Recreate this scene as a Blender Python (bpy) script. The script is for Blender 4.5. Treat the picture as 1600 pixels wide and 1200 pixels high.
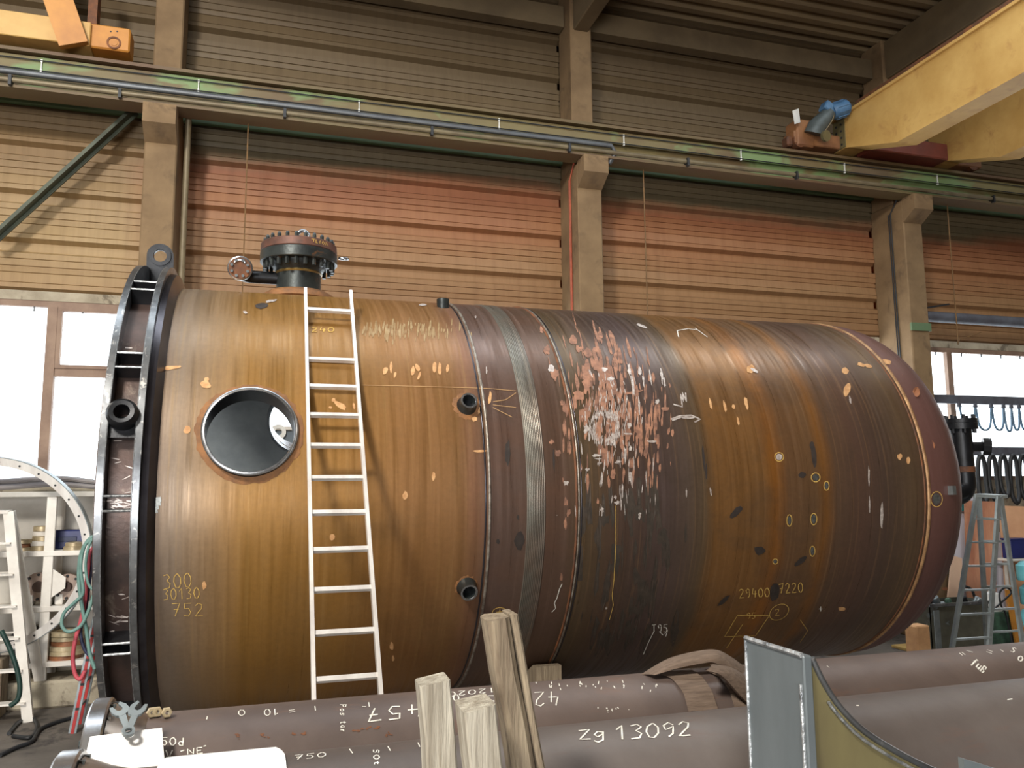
import bpy, bmesh, math, random
from math import sin, cos, pi, radians as rad, degrees as deg, sqrt, atan2
from mathutils import Vector as V, Matrix

for o in list(bpy.data.objects):
    bpy.data.objects.remove(o, do_unlink=True)
scene = bpy.context.scene
col = scene.collection
rnd = random.Random(7)

# ------------------------------------------------------------------ camera
FOC = 1250.0                                    # focal length in pixels of a 1600 px wide frame
YAW, PITCH, ROLL = rad(16.792), rad(7.329), rad(-0.476)
CAM = V((0, 0, 2.84))
fwd = V((sin(YAW) * cos(PITCH), cos(YAW) * cos(PITCH), sin(PITCH)))
rgt0 = V((cos(YAW), -sin(YAW), 0))
up0 = rgt0.cross(fwd)
RGT = rgt0 * cos(ROLL) + up0 * sin(ROLL)
UP = up0 * cos(ROLL) - rgt0 * sin(ROLL)
cd = bpy.data.cameras.new('camera')
cam = bpy.data.objects.new('camera', cd)
col.objects.link(cam)
cd.sensor_fit = 'HORIZONTAL'
cd.sensor_width = 36
cd.lens = 36 * FOC / 1600
cd.clip_start = 0.05
cam.matrix_world = Matrix(((RGT.x, UP.x, -fwd.x, CAM.x), (RGT.y, UP.y, -fwd.y, CAM.y), (RGT.z, UP.z, -fwd.z, CAM.z), (0, 0, 0, 1)))
scene.camera = cam

# ------------------------------------------------------------------ world, lights, exposure
world = bpy.data.worlds.new('world')
scene.world = world
world.use_nodes = True
bgn = world.node_tree.nodes['Background']
bgn.inputs[0].default_value = (0.93, 0.97, 1.0, 1)
bgn.inputs[1].default_value = 4.5


def area(name, loc, target, sx, sy, energy, color):
    l = bpy.data.lights.new(name, 'AREA')
    l.shape = 'RECTANGLE'
    l.size, l.size_y, l.energy, l.color = sx, sy, energy, color
    o = bpy.data.objects.new(name, l)
    col.objects.link(o)
    o.location = loc
    o.rotation_euler = (V(target) - V(loc)).to_track_quat('-Z', 'Y').to_euler()
    return o


area('roof_skylight_key', (-5.6, -2.4, 11.3), (1.2, 6.6, 2.4), 1.9, 1.9, 2300, (1.0, 0.94, 0.84))
area('roof_skylight_strip', (4.0, 7.0, 11.55), (4.0, 7.3, 0), 24, 1.8, 1000, (0.88, 0.95, 1.0))
area('front_fill_light', (-5.0, -12.7, 2.7), (-2.0, 6.0, 2.5), 8.0, 5.0, 2000, (1.0, 0.97, 0.93))  # added soft fill, low at the front left; stands for no seen source
vs = scene.view_settings
vs.view_transform = 'Standard'
vs.look = 'None'
vs.gamma = 1.0
vs.use_curve_mapping = False
vs.exposure = 0.0

# ------------------------------------------------------------------ pixel helpers (1600x1200 frame of the photograph)


def ray(x, y):
    return RGT * ((x - 800) / FOC) + UP * (-(y - 600) / FOC) + fwd


def atY(x, y, Y):
    d = ray(x, y)
    return CAM + d * ((Y - CAM.y) / d.y)


def atX(x, y, X):
    d = ray(x, y)
    return CAM + d * ((X - CAM.x) / d.x)


def atZ(x, y, Z):
    d = ray(x, y)
    return CAM + d * ((Z - CAM.z) / d.z)


# tank frame
RT = 2.0
AZ, EL = rad(1.0337), rad(0.3914)
TA = V((cos(EL) * cos(AZ), cos(EL) * sin(AZ), sin(EL)))
TV = V((-sin(AZ), cos(AZ), 0))
TW = TA.cross(TV)
TC = V((0, 8.452, 2.788))
TM = Matrix(((TA.x, TV.x, TW.x, TC.x), (TA.y, TV.y, TW.y, TC.y), (TA.z, TV.z, TW.z, TC.z), (0, 0, 0, 1)))


def cylhit(x, y, c0, a, r, far=False):
    d = ray(x, y)
    c = c0 - CAM
    dp = d - a * d.dot(a)
    cp = c - a * c.dot(a)
    A, B, Cc = dp.dot(dp), dp.dot(cp), cp.dot(cp) - r * r
    D = max(B * B - A * Cc, 0)
    t = (B + sqrt(D)) / A if far else (B - sqrt(D)) / A
    return CAM + d * t


def tank(x, y, r=RT):
    """pixel -> (axial u, angle above the horizontal on the camera side, radians)"""
    q = cylhit(x, y, TC, TA, r) - TC
    return q.dot(TA), atan2(q.dot(TW), -q.dot(TV))


def tl(u, a, r=RT):
    return V((u, -cos(a) * r, sin(a) * r))


def tloc(p):
    q = p - TC
    return V((q.dot(TA), q.dot(TV), q.dot(TW)))


# ------------------------------------------------------------------ materials


def lin(c):
    out = []
    for v in c:
        v = v / 255.0
        out.append(v / 12.92 if v <= 0.04045 else ((v + 0.055) / 1.055) ** 2.4)
    return (out[0], out[1], out[2], 1)


class NT:
    def __init__(self, name):
        self.m = bpy.data.materials.new(name)
        self.m.use_nodes = True
        self.t = self.m.node_tree
        self.b = self.t.nodes['Principled BSDF']

    def n(self, typ, **kw):
        nd = self.t.nodes.new(typ)
        for k, v in kw.items():
            setattr(nd, k, v)
        return nd

    def l(self, a, b):
        self.t.links.new(a, b)

    def math(self, op, a, b=None):
        nd = self.n('ShaderNodeMath', operation=op)
        for i, v in enumerate((a, b)):
            if v is None:
                continue
            if isinstance(v, (int, float)):
                nd.inputs[i].default_value = v
            else:
                self.l(v, nd.inputs[i])
        return nd.outputs[0]

    def noise(self, vec, scale, detail=5, rough=0.6, dist=0):
        nd = self.n('ShaderNodeTexNoise')
        nd.inputs['Scale'].default_value = scale
        nd.inputs['Detail'].default_value = detail
        nd.inputs['Roughness'].default_value = rough
        nd.inputs['Distortion'].default_value = dist
        if vec is not None:
            self.l(vec, nd.inputs['Vector'])
        return nd.outputs['Fac']

    def ramp(self, fac, stops, interp='LINEAR'):
        nd = self.n('ShaderNodeValToRGB')
        cr = nd.color_ramp
        cr.interpolation = interp
        while len(cr.elements) > 1:
            cr.elements.remove(cr.elements[-1])
        cr.elements[0].position = stops[0][0]
        cr.elements[0].color = stops[0][1]
        for p, c in stops[1:]:
            e = cr.elements.new(p)
            e.color = c
        self.l(fac, nd.inputs[0])
        return nd.outputs['Color']

    def mix(self, fac, a, b, mode='MIX'):
        nd = self.n('ShaderNodeMixRGB', blend_type=mode)
        for i, v in enumerate((fac, a, b)):
            if isinstance(v, (int, float)):
                nd.inputs[i].default_value = v
            elif isinstance(v, tuple):
                nd.inputs[i].default_value = v
            else:
                self.l(v, nd.inputs[i])
        return nd.outputs[0]

    def coords(self, scale=(1, 1, 1), kind='Object'):
        tc = self.n('ShaderNodeTexCoord')
        mp = self.n('ShaderNodeMapping')
        mp.inputs['Scale'].default_value = scale
        self.l(tc.outputs[kind], mp.inputs['Vector'])
        return mp.outputs['Vector']

    def bump(self, h, strength, dist=0.01):
        nd = self.n('ShaderNodeBump')
        nd.inputs['Strength'].default_value = strength
        nd.inputs['Distance'].default_value = dist
        self.l(h, nd.inputs['Height'])
        self.l(nd.outputs[0], self.b.inputs['Normal'])

    def done(self, colr=None, rough=0.5, metal=0.0, spec=0.5):
        if colr is not None:
            if isinstance(colr, tuple):
                self.b.inputs['Base Color'].default_value = colr
            else:
                self.l(colr, self.b.inputs['Base Color'])
        if isinstance(rough, (int, float)):
            self.b.inputs['Roughness'].default_value = rough
        else:
            self.l(rough, self.b.inputs['Roughness'])
        if isinstance(metal, (int, float)):
            self.b.inputs['Metallic'].default_value = metal
        else:
            self.l(metal, self.b.inputs['Metallic'])
        self.b.inputs['Specular IOR Level'].default_value = spec
        return self.m


MATS = {}


def mat(name, c1, c2=None, scale=3.0, rough=0.6, metal=0.0, bump=0.0, stretch=(1, 1, 1), lo=0.35, hi=0.65, c3=None, scale3=9.0, lo3=0.58, hi3=0.66, bscale=None, spec=0.5, detail=6):
    if name in MATS:
        return MATS[name]
    t = NT(name)
    if c2 is None:
        c2 = tuple(max(0, v * 0.86) for v in c1)
    vec = t.coords(stretch)
    f = t.noise(vec, scale, detail)
    c = t.ramp(f, [(lo, lin(c1)), (hi, lin(c2))])
    if c3 is not None:
        f3 = t.noise(vec, scale3, 4, 0.65, 0.6)
        m3 = t.ramp(f3, [(lo3, (0, 0, 0, 1)), (hi3, (1, 1, 1, 1))])
        c = t.mix(m3, c, lin(c3))
    if bump:
        t.bump(t.noise(vec, bscale or scale * 6, 5), bump)
    MATS[name] = t.done(c, rough, metal, spec)
    return MATS[name]


# plain materials
M_conc = mat('concrete_column', (134, 110, 80), (112, 90, 64), 1.6, 0.85, c3=(92, 74, 54), scale3=2.3, lo3=0.56, hi3=0.75, bump=0.25, bscale=40)
M_concdark = mat('concrete_beam', (108, 92, 68), (88, 74, 54), 1.2, 0.85, bump=0.2, bscale=30)
M_plinth = mat('plinth_concrete', (176, 166, 146), (140, 130, 112), 2.0, 0.9, c3=(110, 100, 86), scale3=3.0, bump=0.3, bscale=25)
M_floor = mat('workshop_floor', (118, 110, 102), (84, 78, 72), 0.9, 0.8, c3=(56, 52, 50), scale3=2.2, lo3=0.55, hi3=0.7, bump=0.2, bscale=20)
M_roof = mat('roof_sheet', (122, 104, 76), (94, 78, 58), 0.8, 0.75, stretch=(0.3, 1, 1))
M_black = mat('black_steel', (42, 44, 48), (26, 27, 30), 4, 0.38, 0.55, bump=0.15, bscale=60)
M_rim = mat('ground_steel_rim', (136, 140, 144), (92, 94, 98), 5, 0.30, 0.8, c3=(190, 190, 188), scale3=14, lo3=0.6, hi3=0.68)
M_drum = mat('flange_drum_steel', (88, 70, 64), (58, 50, 48), 3.2, 0.38, 0.5, c3=(120, 110, 100), scale3=7, lo3=0.58, hi3=0.75, bump=0.2)
M_hub = mat('flange_hub_steel', (84, 82, 88), (56, 54, 60), 2.5, 0.28, 0.8)
M_alu = mat('aluminium', (232, 230, 226), (206, 200, 196), 6, 0.32, 0.3, stretch=(1, 1, 0.15))
M_alud = mat('aluminium_dull', (150, 158, 160), (118, 126, 130), 5, 0.42, 0.7)
M_steel = mat('bright_steel', (190, 192, 196), (140, 144, 150), 8, 0.25, 0.9)
M_nozz = mat('nozzle_dark_steel', (66, 72, 72), (44, 48, 50), 5, 0.36, 0.5, c3=(120, 84, 56), scale3=6, lo3=0.6, hi3=0.7, bump=0.2)
M_rust = mat('rusty_steel', (126, 78, 46), (78, 54, 42), 7, 0.7, 0.15, bump=0.3)
M_rustpad = mat('burnt_rust', (146, 100, 58), (112, 78, 50), 9, 0.7, 0.1, bump=0.35)
M_inner = mat('tank_inside_scale', (138, 146, 150), (114, 122, 128), 2, 0.6, 0.3)
M_yellow = mat('crane_yellow', (204, 166, 100), (184, 144, 80), 1.4, 0.5, 0.0, c3=(160, 116, 66), scale3=2.0, lo3=0.58, hi3=0.8)
M_orange = mat('crane_orange', (196, 134, 54), (172, 112, 44), 2.5, 0.5)
M_blue = mat('motor_blue', (84, 122, 158), (62, 96, 130), 4, 0.45)
M_white = mat('white_paint', (232, 232, 228), (210, 210, 206), 3, 0.5)
M_paper = mat('white_paper', (246, 246, 246), (240, 240, 240), 2, 0.9)
M_girder = mat('girder_olive_paint', (120, 110, 72), (98, 80, 54), 1.1, 0.6, c3=(112, 134, 88), scale3=0.9, lo3=0.55, hi3=0.62, stretch=(0.5, 1, 1))
M_girderflange = mat('girder_flange_paint', (102, 90, 58), (94, 70, 48), 0.9, 0.6, stretch=(0.4, 1, 1))
M_greenstrip = mat('green_strip_paint', (100, 124, 92), (84, 104, 78), 1.2, 0.6)
M_conduit = mat('conduit_grey', (104, 108, 112), (84, 86, 90), 3, 0.45, 0.3)
M_conduit2 = mat('conduit_beige', (128, 116, 90), (104, 92, 72), 3, 0.5, 0.2)
M_brace = mat('brace_green_steel', (78, 84, 66), (60, 66, 54), 3, 0.6)
M_frame = mat('window_frame', (150, 126, 108), (126, 102, 88), 3, 0.7)
M_rack = mat('rack_white', (236, 232, 224), (206, 200, 192), 2, 0.55)
M_rackback = mat('rack_back_panel', (198, 194, 186), (170, 166, 160), 1.5, 0.7)
M_brass = mat('ring_pale_steel', (206, 190, 156), (160, 144, 116), 5, 0.4, 0.4)
M_copper = mat('ring_rusty', (168, 112, 76), (120, 80, 58), 5, 0.5, 0.3)
M_bluebox = mat('blue_plastic', (34, 44, 104), (26, 34, 84), 3, 0.4)
M_teal = mat('teal_hose', (116, 152, 144), (92, 128, 122), 5, 0.5)
M_pink = mat('red_hose', (208, 92, 104), (170, 64, 78), 5, 0.5)
M_navy = mat('dark_blue_hose', (44, 52, 84), (30, 36, 60), 5, 0.5)
M_darkgreen = mat('dark_green_hose', (34, 66, 58), (22, 46, 42), 5, 0.5)
M_red = mat('red_ladder_paint', (186, 44, 40), (150, 34, 34), 4, 0.5)
M_rubber = mat('black_rubber', (38, 40, 44), (26, 28, 30), 6, 0.55)
M_bluerubber = mat('blue_grey_cable', (84, 116, 140), (64, 92, 116), 6, 0.5)
M_beam = mat('rack_beam_grey', (92, 96, 106), (74, 74, 82), 4, 0.6)
M_wood = mat('weathered_wood', (180, 174, 160), (130, 122, 108), 6, 0.85, stretch=(7, 7, 0.5), c3=(104, 90, 70), scale3=4, lo3=0.6, hi3=0.72, bump=0.6, bscale=12)
M_woodold = mat('old_brown_timber', (152, 138, 116), (104, 90, 74), 5, 0.85, stretch=(8, 8, 0.5), c3=(84, 68, 54), scale3=3, lo3=0.58, hi3=0.7, bump=0.7, bscale=12)
M_plank = mat('yellow_plank', (206, 172, 104), (176, 142, 84), 3, 0.8, stretch=(0.5, 6, 6))
M_block = mat('pale_wood_block', (222, 172, 122), (196, 146, 100), 4, 0.8)
M_board = mat('plywood_board', (204, 150, 118), (176, 116, 90), 1.4, 0.75, stretch=(3, 3, 0.7), c3=(150, 92, 70), scale3=1.2, lo3=0.5, hi3=0.75)
M_palew = mat('pale_wall_paint', (214, 214, 226), (196, 196, 210), 1.0, 0.8)
M_trough = mat('trough_steel', (104, 102, 88), (78, 76, 66), 3, 0.55, 0.3, c3=(120, 128, 134), scale3=3.0, lo3=0.6, hi3=0.7)
M_sling = mat('lifting_sling', (124, 106, 92), (98, 82, 70), 4, 0.9, stretch=(3, 30, 30), bump=0.5, bscale=20)
M_cable = mat('rusty_wire', (128, 96, 56), (96, 72, 46), 8, 0.7)
M_redwire = mat('red_wire', (176, 84, 52), (140, 64, 44), 8, 0.6)
M_plate = mat('bracket_grey_primer', (116, 124, 128), (98, 106, 110), 2.2, 0.45, 0.35, stretch=(2, 2, 0.6))
M_web = mat('bracket_olive_plate', (122, 114, 78), (98, 90, 64), 2.0, 0.5, 0.25, stretch=(2, 2, 0.7), c3=(84, 78, 62), scale3=3, lo3=0.6, hi3=0.75)
M_weldb = mat('weld_bead_silver', (214, 218, 220), (120, 124, 128), 26, 0.3, 0.7, bump=0.6, bscale=60)
M_chalk = mat('white_chalk', (236, 234, 226), (200, 196, 186), 60, 0.95)
M_ychalk = mat('yellow_chalk', (206, 172, 92), (176, 142, 76), 60, 0.95)
M_copscr = mat('scraped_copper_patch', (176, 128, 102), (122, 90, 76), 14, 0.6, 0.2)
M_whtscr = mat('ground_white_patch', (224, 216, 210), (166, 152, 146), 30, 0.45, 0.4)
M_orgscr = mat('scraped_orange_patch', (206, 162, 114), (178, 130, 84), 22, 0.7)
M_greyscr = mat('ground_grey_spot', (120, 122, 120), (88, 90, 88), 30, 0.35, 0.6)
M_darkspot = mat('dark_burn_spot', (56, 48, 44), (40, 34, 32), 20, 0.6)
M_navypile = mat('navy_tarp', (34, 40, 66), (22, 26, 46), 4, 0.7)
M_tarp = mat('grey_bar_bundle', (132, 126, 124), (104, 100, 104), 4, 0.6, stretch=(0.4, 5, 5))
M_signgreen = mat('teal_sign', (40, 120, 124), (34, 104, 108), 3, 0.5)
M_greybox = mat('machine_scrap', (92, 96, 98), (52, 56, 60), 8, 0.5, 0.4, c3=(160, 162, 160), scale3=10)
M_green_m = mat('green_machine', (70, 104, 84), (44, 62, 54), 8, 0.5)


def glass_mat():
    m = bpy.data.materials.new('wired_glass')
    m.use_nodes = True
    t = m.node_tree
    for n in list(t.nodes):
        t.nodes.remove(n)
    out = t.nodes.new('ShaderNodeOutputMaterial')
    mx = t.nodes.new('ShaderNodeMixShader')
    tr = t.nodes.new('ShaderNodeBsdfTransparent')
    tl_ = t.nodes.new('ShaderNodeBsdfTranslucent')
    no = t.nodes.new('ShaderNodeTexNoise')
    no.inputs['Scale'].default_value = 0.8
    rp = t.nodes.new('ShaderNodeMapRange')
    rp.inputs['To Min'].default_value = 0.12
    rp.inputs['To Max'].default_value = 0.3
    t.links.new(no.outputs['Fac'], rp.inputs['Value'])
    tr.inputs[0].default_value = (0.97, 0.99, 1, 1)
    tl_.inputs[0].default_value = (0.9, 0.93, 0.95, 1)
    t.links.new(rp.outputs[0], mx.inputs[0])
    t.links.new(tr.outputs[0], mx.inputs[1])
    t.links.new(tl_.outputs[0], mx.inputs[2])
    t.links.new(mx.outputs[0], out.inputs[0])
    return m


M_glass = glass_mat()

# ------------------------------------------------------------------ mesh builder
EMPTIES = {}


class MB:
    def __init__(s):
        s.v, s.f = [], []

    def add(s, vs, fs):
        o = len(s.v)
        s.v += [V(p) for p in vs]
        s.f += [tuple(i + o for i in f) for f in fs]
        return s

    def box(s, lo, hi, M=None):
        x0, y0, z0 = lo
        x1, y1, z1 = hi
        vs = [V(p) for p in ((x0, y0, z0), (x1, y0, z0), (x1, y1, z0), (x0, y1, z0), (x0, y0, z1), (x1, y0, z1), (x1, y1, z1), (x0, y1, z1))]
        if M is not None:
            vs = [M @ p for p in vs]
        return s.add(vs, [(0, 3, 2, 1), (4, 5, 6, 7), (0, 1, 5, 4), (1, 2, 6, 5), (2, 3, 7, 6), (3, 0, 4, 7)])

    def cbox(s, lo, hi, c=0.01, M=None):
        """box with chamfered vertical and horizontal edges"""
        bm = bmesh.new()
        bmesh.ops.create_cube(bm, size=1)
        lo, hi = V(lo), V(hi)
        for v in bm.verts:
            v.co = V((lo[i] + (v.co[i] + 0.5) * (hi[i] - lo[i]) for i in range(3)))
        bmesh.ops.bevel(bm, geom=list(bm.edges), offset=c, segments=1, affect='EDGES')
        return s.bm(bm, M)

    def bm(s, bm, M=None):
        bm.verts.index_update()
        vs = [(M @ v.co if M is not None else v.co.copy()) for v in bm.verts]
        fs = [tuple(v.index for v in f.verts) for f in bm.faces]
        bm.free()
        return s.add(vs, fs)

    def bar(s, a, b, w, h, up=(0, 0, 1)):
        """square bar from a to b: w sideways, h along up"""
        a, b = V(a), V(b)
        d = (b - a).normalized()
        sd = d.cross(V(up)).normalized()
        u = sd.cross(d)
        vs = []
        for p in (a, b):
            for i, j in ((-1, -1), (1, -1), (1, 1), (-1, 1)):
                vs.append(p + sd * (i * w / 2) + u * (j * h / 2))
        return s.add(vs, [(0, 1, 2, 3), (7, 6, 5, 4), (0, 4, 5, 1), (1, 5, 6, 2), (2, 6, 7, 3), (3, 7, 4, 0)])

    def tube(s, pts, r, n=10, caps=True, closed=False):
        pts = [V(p) for p in pts]
        rs = r if isinstance(r, (list, tuple)) else [r] * len(pts)
        m = len(pts)
        prev = None
        rings = []
        for i, p in enumerate(pts):
            if closed:
                d = pts[(i + 1) % m] - pts[i - 1]
            else:
                d = pts[min(i + 1, m - 1)] - pts[max(i - 1, 0)]
            d.normalize()
            if prev is None:
                a = V((0, 0, 1)) if abs(d.z) < 0.9 else V((1, 0, 0))
                x = d.cross(a).normalized()
            else:
                x = (prev - d * prev.dot(d)).normalized()
            prev = x
            y = d.cross(x)
            rings.append([p + (x * cos(2 * pi * k / n) + y * sin(2 * pi * k / n)) * rs[i] for k in range(n)])
        vs = [q for g in rings for q in g]
        fs = []
        for i in range(m if closed else m - 1):
            j = (i + 1) % m
            for k in range(n):
                k2 = (k + 1) % n
                fs.append((i * n + k, i * n + k2, j * n + k2, j * n + k))
        if caps and not closed:
            fs.append(tuple(range(n - 1, -1, -1)))
            fs.append(tuple((m - 1) * n + k for k in range(n)))
        return s.add(vs, fs)

    def lathe(s, prof, c, ax, n=32, closed=False, a0=0.0, a1=2 * pi):
        """prof: list of (r, h); revolve round axis ax at c; closed joins last profile point to first"""
        c, ax = V(c), V(ax).normalized()
        a = V((0, 0, 1)) if abs(ax.z) < 0.9 else V((1, 0, 0))
        x = ax.cross(a).normalized()
        y = ax.cross(x)
        full = abs(a1 - a0 - 2 * pi) < 1e-6
        nn = n if full else n + 1
        m = len(prof)
        vs = []
        for k in range(nn):
            t = a0 + (a1 - a0) * k / n
            e = x * cos(t) + y * sin(t)
            for r, h in prof:
                vs.append(c + e * r + ax * h)
        fs = []
        for k in range(n):
            k2 = (k + 1) % nn
            for i in range(m if closed else m - 1):
                j = (i + 1) % m
                fs.append((k * m + i, k2 * m + i, k2 * m + j, k * m + j))
        return s.add(vs, fs)

    def prism(s, outline, o, ex, ey, t):
        """2D outline extruded by thickness t along ex x ey, centred"""
        o, ex, ey = V(o), V(ex).normalized(), V(ey).normalized()
        ez = ex.cross(ey)
        m = len(outline)
        vs = [o + ex * p[0] + ey * p[1] + ez * (t / 2) for p in outline] + [o + ex * p[0] + ey * p[1] - ez * (t / 2) for p in outline]
        fs = [tuple(range(m)), tuple(range(2 * m - 1, m - 1, -1))]
        for i in range(m):
            j = (i + 1) % m
            fs.append((i, i + m, j + m, j))
        return s.add(vs, fs)

    def build(s, name, m, parent=None, label=None, cat=None, group=None, kind=None, smooth=None, local=False):
        me = bpy.data.meshes.new(name)
        if parent is not None:
            off = V((0, 0, 0)) if local else ROOTLOC.get(parent.name, V((0, 0, 0)))
        else:
            xs = [p.x for p in s.v]
            ys = [p.y for p in s.v]
            zs = [p.z for p in s.v]
            off = V(((min(xs) + max(xs)) / 2, (min(ys) + max(ys)) / 2, min(zs)))
        me.from_pydata([tuple(p - off) for p in s.v], [], s.f)
        me.update()
        bm = bmesh.new()
        bm.from_mesh(me)
        bmesh.ops.recalc_face_normals(bm, faces=bm.faces)
        bm.to_mesh(me)
        bm.free()
        if smooth:
            for p in me.polygons:
                p.use_smooth = True
            me.set_sharp_from_angle(angle=rad(smooth))
        me.materials.append(m)
        o = bpy.data.objects.new(name, me)
        col.objects.link(o)
        if parent is not None:
            o.parent = parent
            ROOTLOC[o.name] = off
        else:
            o.location = off
            ROOTLOC[o.name] = off
        tag(o, label, cat, group, kind)
        return o


ROOTLOC = {}


def tag(o, label=None, cat=None, group=None, kind=None):
    for k, v in (('label', label), ('category', cat), ('group', group), ('kind', kind)):
        if v:
            o[k] = v
    return o


def root(name, loc, label, cat, group=None, kind=None):
    o = bpy.data.objects.new(name, None)
    o.empty_display_size = 0.1
    col.objects.link(o)
    o.location = V(loc)
    ROOTLOC[o.name] = V(loc)
    return tag(o, label, cat, group, kind)


def arc(c, ex, ey, r, a0, a1, n):
    return [V(c) + V(ex) * (r * cos(a0 + (a1 - a0) * i / n)) + V(ey) * (r * sin(a0 + (a1 - a0) * i / n)) for i in range(n + 1)]


def smoothpath(pts, n=6):
    """Catmull-Rom through the points"""
    P = [V(p) for p in pts]
    P = [P[0] * 2 - P[1]] + P + [P[-1] * 2 - P[-2]]
    out = []
    for i in range(1, len(P) - 2):
        for k in range(n):
            t = k / n
            a, b, c, d = P[i - 1], P[i], P[i + 1], P[i + 2]
            out.append(0.5 * ((2 * b) + (c - a) * t + (2 * a - 5 * b + 4 * c - d) * t * t + (3 * b - a - 3 * c + d) * t ** 3))
    out.append(P[-2])
    return out


X_, Y_, Z_ = V((1, 0, 0)), V((0, 1, 0)), V((0, 0, 1))

# ================================================================== SETTING
WY = 12.92            # inner face of the back wall
COLX = (-1.88, 4.84, 11.57)
BAY = 6.72
WZ0, WZ1 = 2.9, 5.60  # window band

MB().box((-10, -13, -0.2), (20, 14, 0)).build('floor', M_floor, kind='structure', label='dark dirty concrete workshop floor')


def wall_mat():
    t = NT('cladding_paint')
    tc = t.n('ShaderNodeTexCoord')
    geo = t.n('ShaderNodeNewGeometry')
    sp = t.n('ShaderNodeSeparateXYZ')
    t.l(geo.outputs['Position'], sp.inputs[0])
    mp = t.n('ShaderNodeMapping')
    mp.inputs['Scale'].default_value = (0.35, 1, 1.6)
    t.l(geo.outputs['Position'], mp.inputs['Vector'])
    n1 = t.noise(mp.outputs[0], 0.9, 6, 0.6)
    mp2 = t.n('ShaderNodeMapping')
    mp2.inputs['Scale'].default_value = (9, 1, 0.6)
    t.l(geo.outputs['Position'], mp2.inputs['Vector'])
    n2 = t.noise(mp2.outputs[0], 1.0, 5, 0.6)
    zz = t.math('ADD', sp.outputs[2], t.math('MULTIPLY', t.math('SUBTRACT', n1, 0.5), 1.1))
    zn = t.math('DIVIDE', t.math('SUBTRACT', zz, 5.2), 6.6)  # both ramps darken upward: dirty paint plus the weaker light up there painted in
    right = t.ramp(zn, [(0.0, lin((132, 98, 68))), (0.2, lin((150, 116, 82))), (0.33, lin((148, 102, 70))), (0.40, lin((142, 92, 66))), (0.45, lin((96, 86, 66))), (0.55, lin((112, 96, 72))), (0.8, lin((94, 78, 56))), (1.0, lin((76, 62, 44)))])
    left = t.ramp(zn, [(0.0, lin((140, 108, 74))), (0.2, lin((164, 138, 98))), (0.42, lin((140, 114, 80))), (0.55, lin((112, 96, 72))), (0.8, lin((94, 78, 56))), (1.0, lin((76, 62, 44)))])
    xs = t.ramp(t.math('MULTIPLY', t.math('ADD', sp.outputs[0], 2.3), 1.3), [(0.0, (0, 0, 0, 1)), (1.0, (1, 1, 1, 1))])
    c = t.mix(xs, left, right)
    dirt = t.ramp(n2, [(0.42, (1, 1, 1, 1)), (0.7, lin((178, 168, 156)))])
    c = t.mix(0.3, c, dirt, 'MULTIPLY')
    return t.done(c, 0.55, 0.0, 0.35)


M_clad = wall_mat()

# back wall: parapet below the windows, lintel strip
wall = MB().box((-9, WY, 0), (19, WY + 0.25, WZ0)).box((-9, WY + 0.02, WZ1), (19, WY + 0.2, WZ1 + 0.14)).build('wall_back', M_plinth, kind='structure', label='back wall of horizontal profiled cladding above a window band')

wf = MB().box((-10, -13.1, 5.3), (20, -12.9, 11.9)).box((-0.9, -13.1, 0), (20, -12.9, 5.3)).box((-10, -13.1, 0), (-9.1, -12.9, 5.3)).build('wall_front', M_roof, kind='structure', label='front wall behind the viewer with an opening added for the fill light')  # unseen wall; its opening is added around the front fill lamp
MB().box((-10.1, -13, 0), (-9.9, 13.2, 11.9)).build('wall_left', M_roof, kind='structure', label='left end wall of the hall')
MB().box((19.9, -13, 0), (20.1, 13.2, 11.9)).build('wall_right', M_roof, kind='structure', label='right end wall of the hall')

# one cladding course: profile going up, recessed shadow joint at the bottom
H = 0.74
prof = [(0.0, 0.10), (0.13, 0.10), (0.18, 0.0), (0.245, 0.004), (0.252, 0.016), (0.259, 0.004), (0.40, 0.03), (0.407, 0.042), (0.414, 0.026), (0.475, 0.016), (0.482, 0.034), (0.50, 0.034), (0.507, 0.014), (0.60, 0.006), (0.607, 0.02), (0.614, 0.004), (0.69, 0.0), (0.74, 0.10)]


def course_mesh(x0, x1):
    b = MB()
    m = len(prof)
    vs = []
    for x in (x0, x1):
        vs += [V((x, y, z)) for z, y in prof] + [V((x, 0.13, H)), V((x, 0.13, 0))]
    k = m + 2
    fs = [(i, (i + 1) % k, (i + 1) % k + k, i + k) for i in range(k)]
    b.add(vs, fs)
    return b


panel_src = None
NB = 0
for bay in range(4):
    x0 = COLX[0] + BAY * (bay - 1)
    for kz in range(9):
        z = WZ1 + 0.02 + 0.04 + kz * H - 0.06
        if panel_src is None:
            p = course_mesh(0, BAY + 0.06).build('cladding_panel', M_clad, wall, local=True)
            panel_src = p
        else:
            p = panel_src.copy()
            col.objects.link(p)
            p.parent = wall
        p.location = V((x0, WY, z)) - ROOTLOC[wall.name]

# ledge the racks stand on
MB().cbox((-9, 12.25, 0), (COLX[0] + 0.1, WY, 0.35), 0.03).build('trim_1', M_plinth, kind='structure', label='low pale concrete ledge along the foot of the wall')


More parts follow.
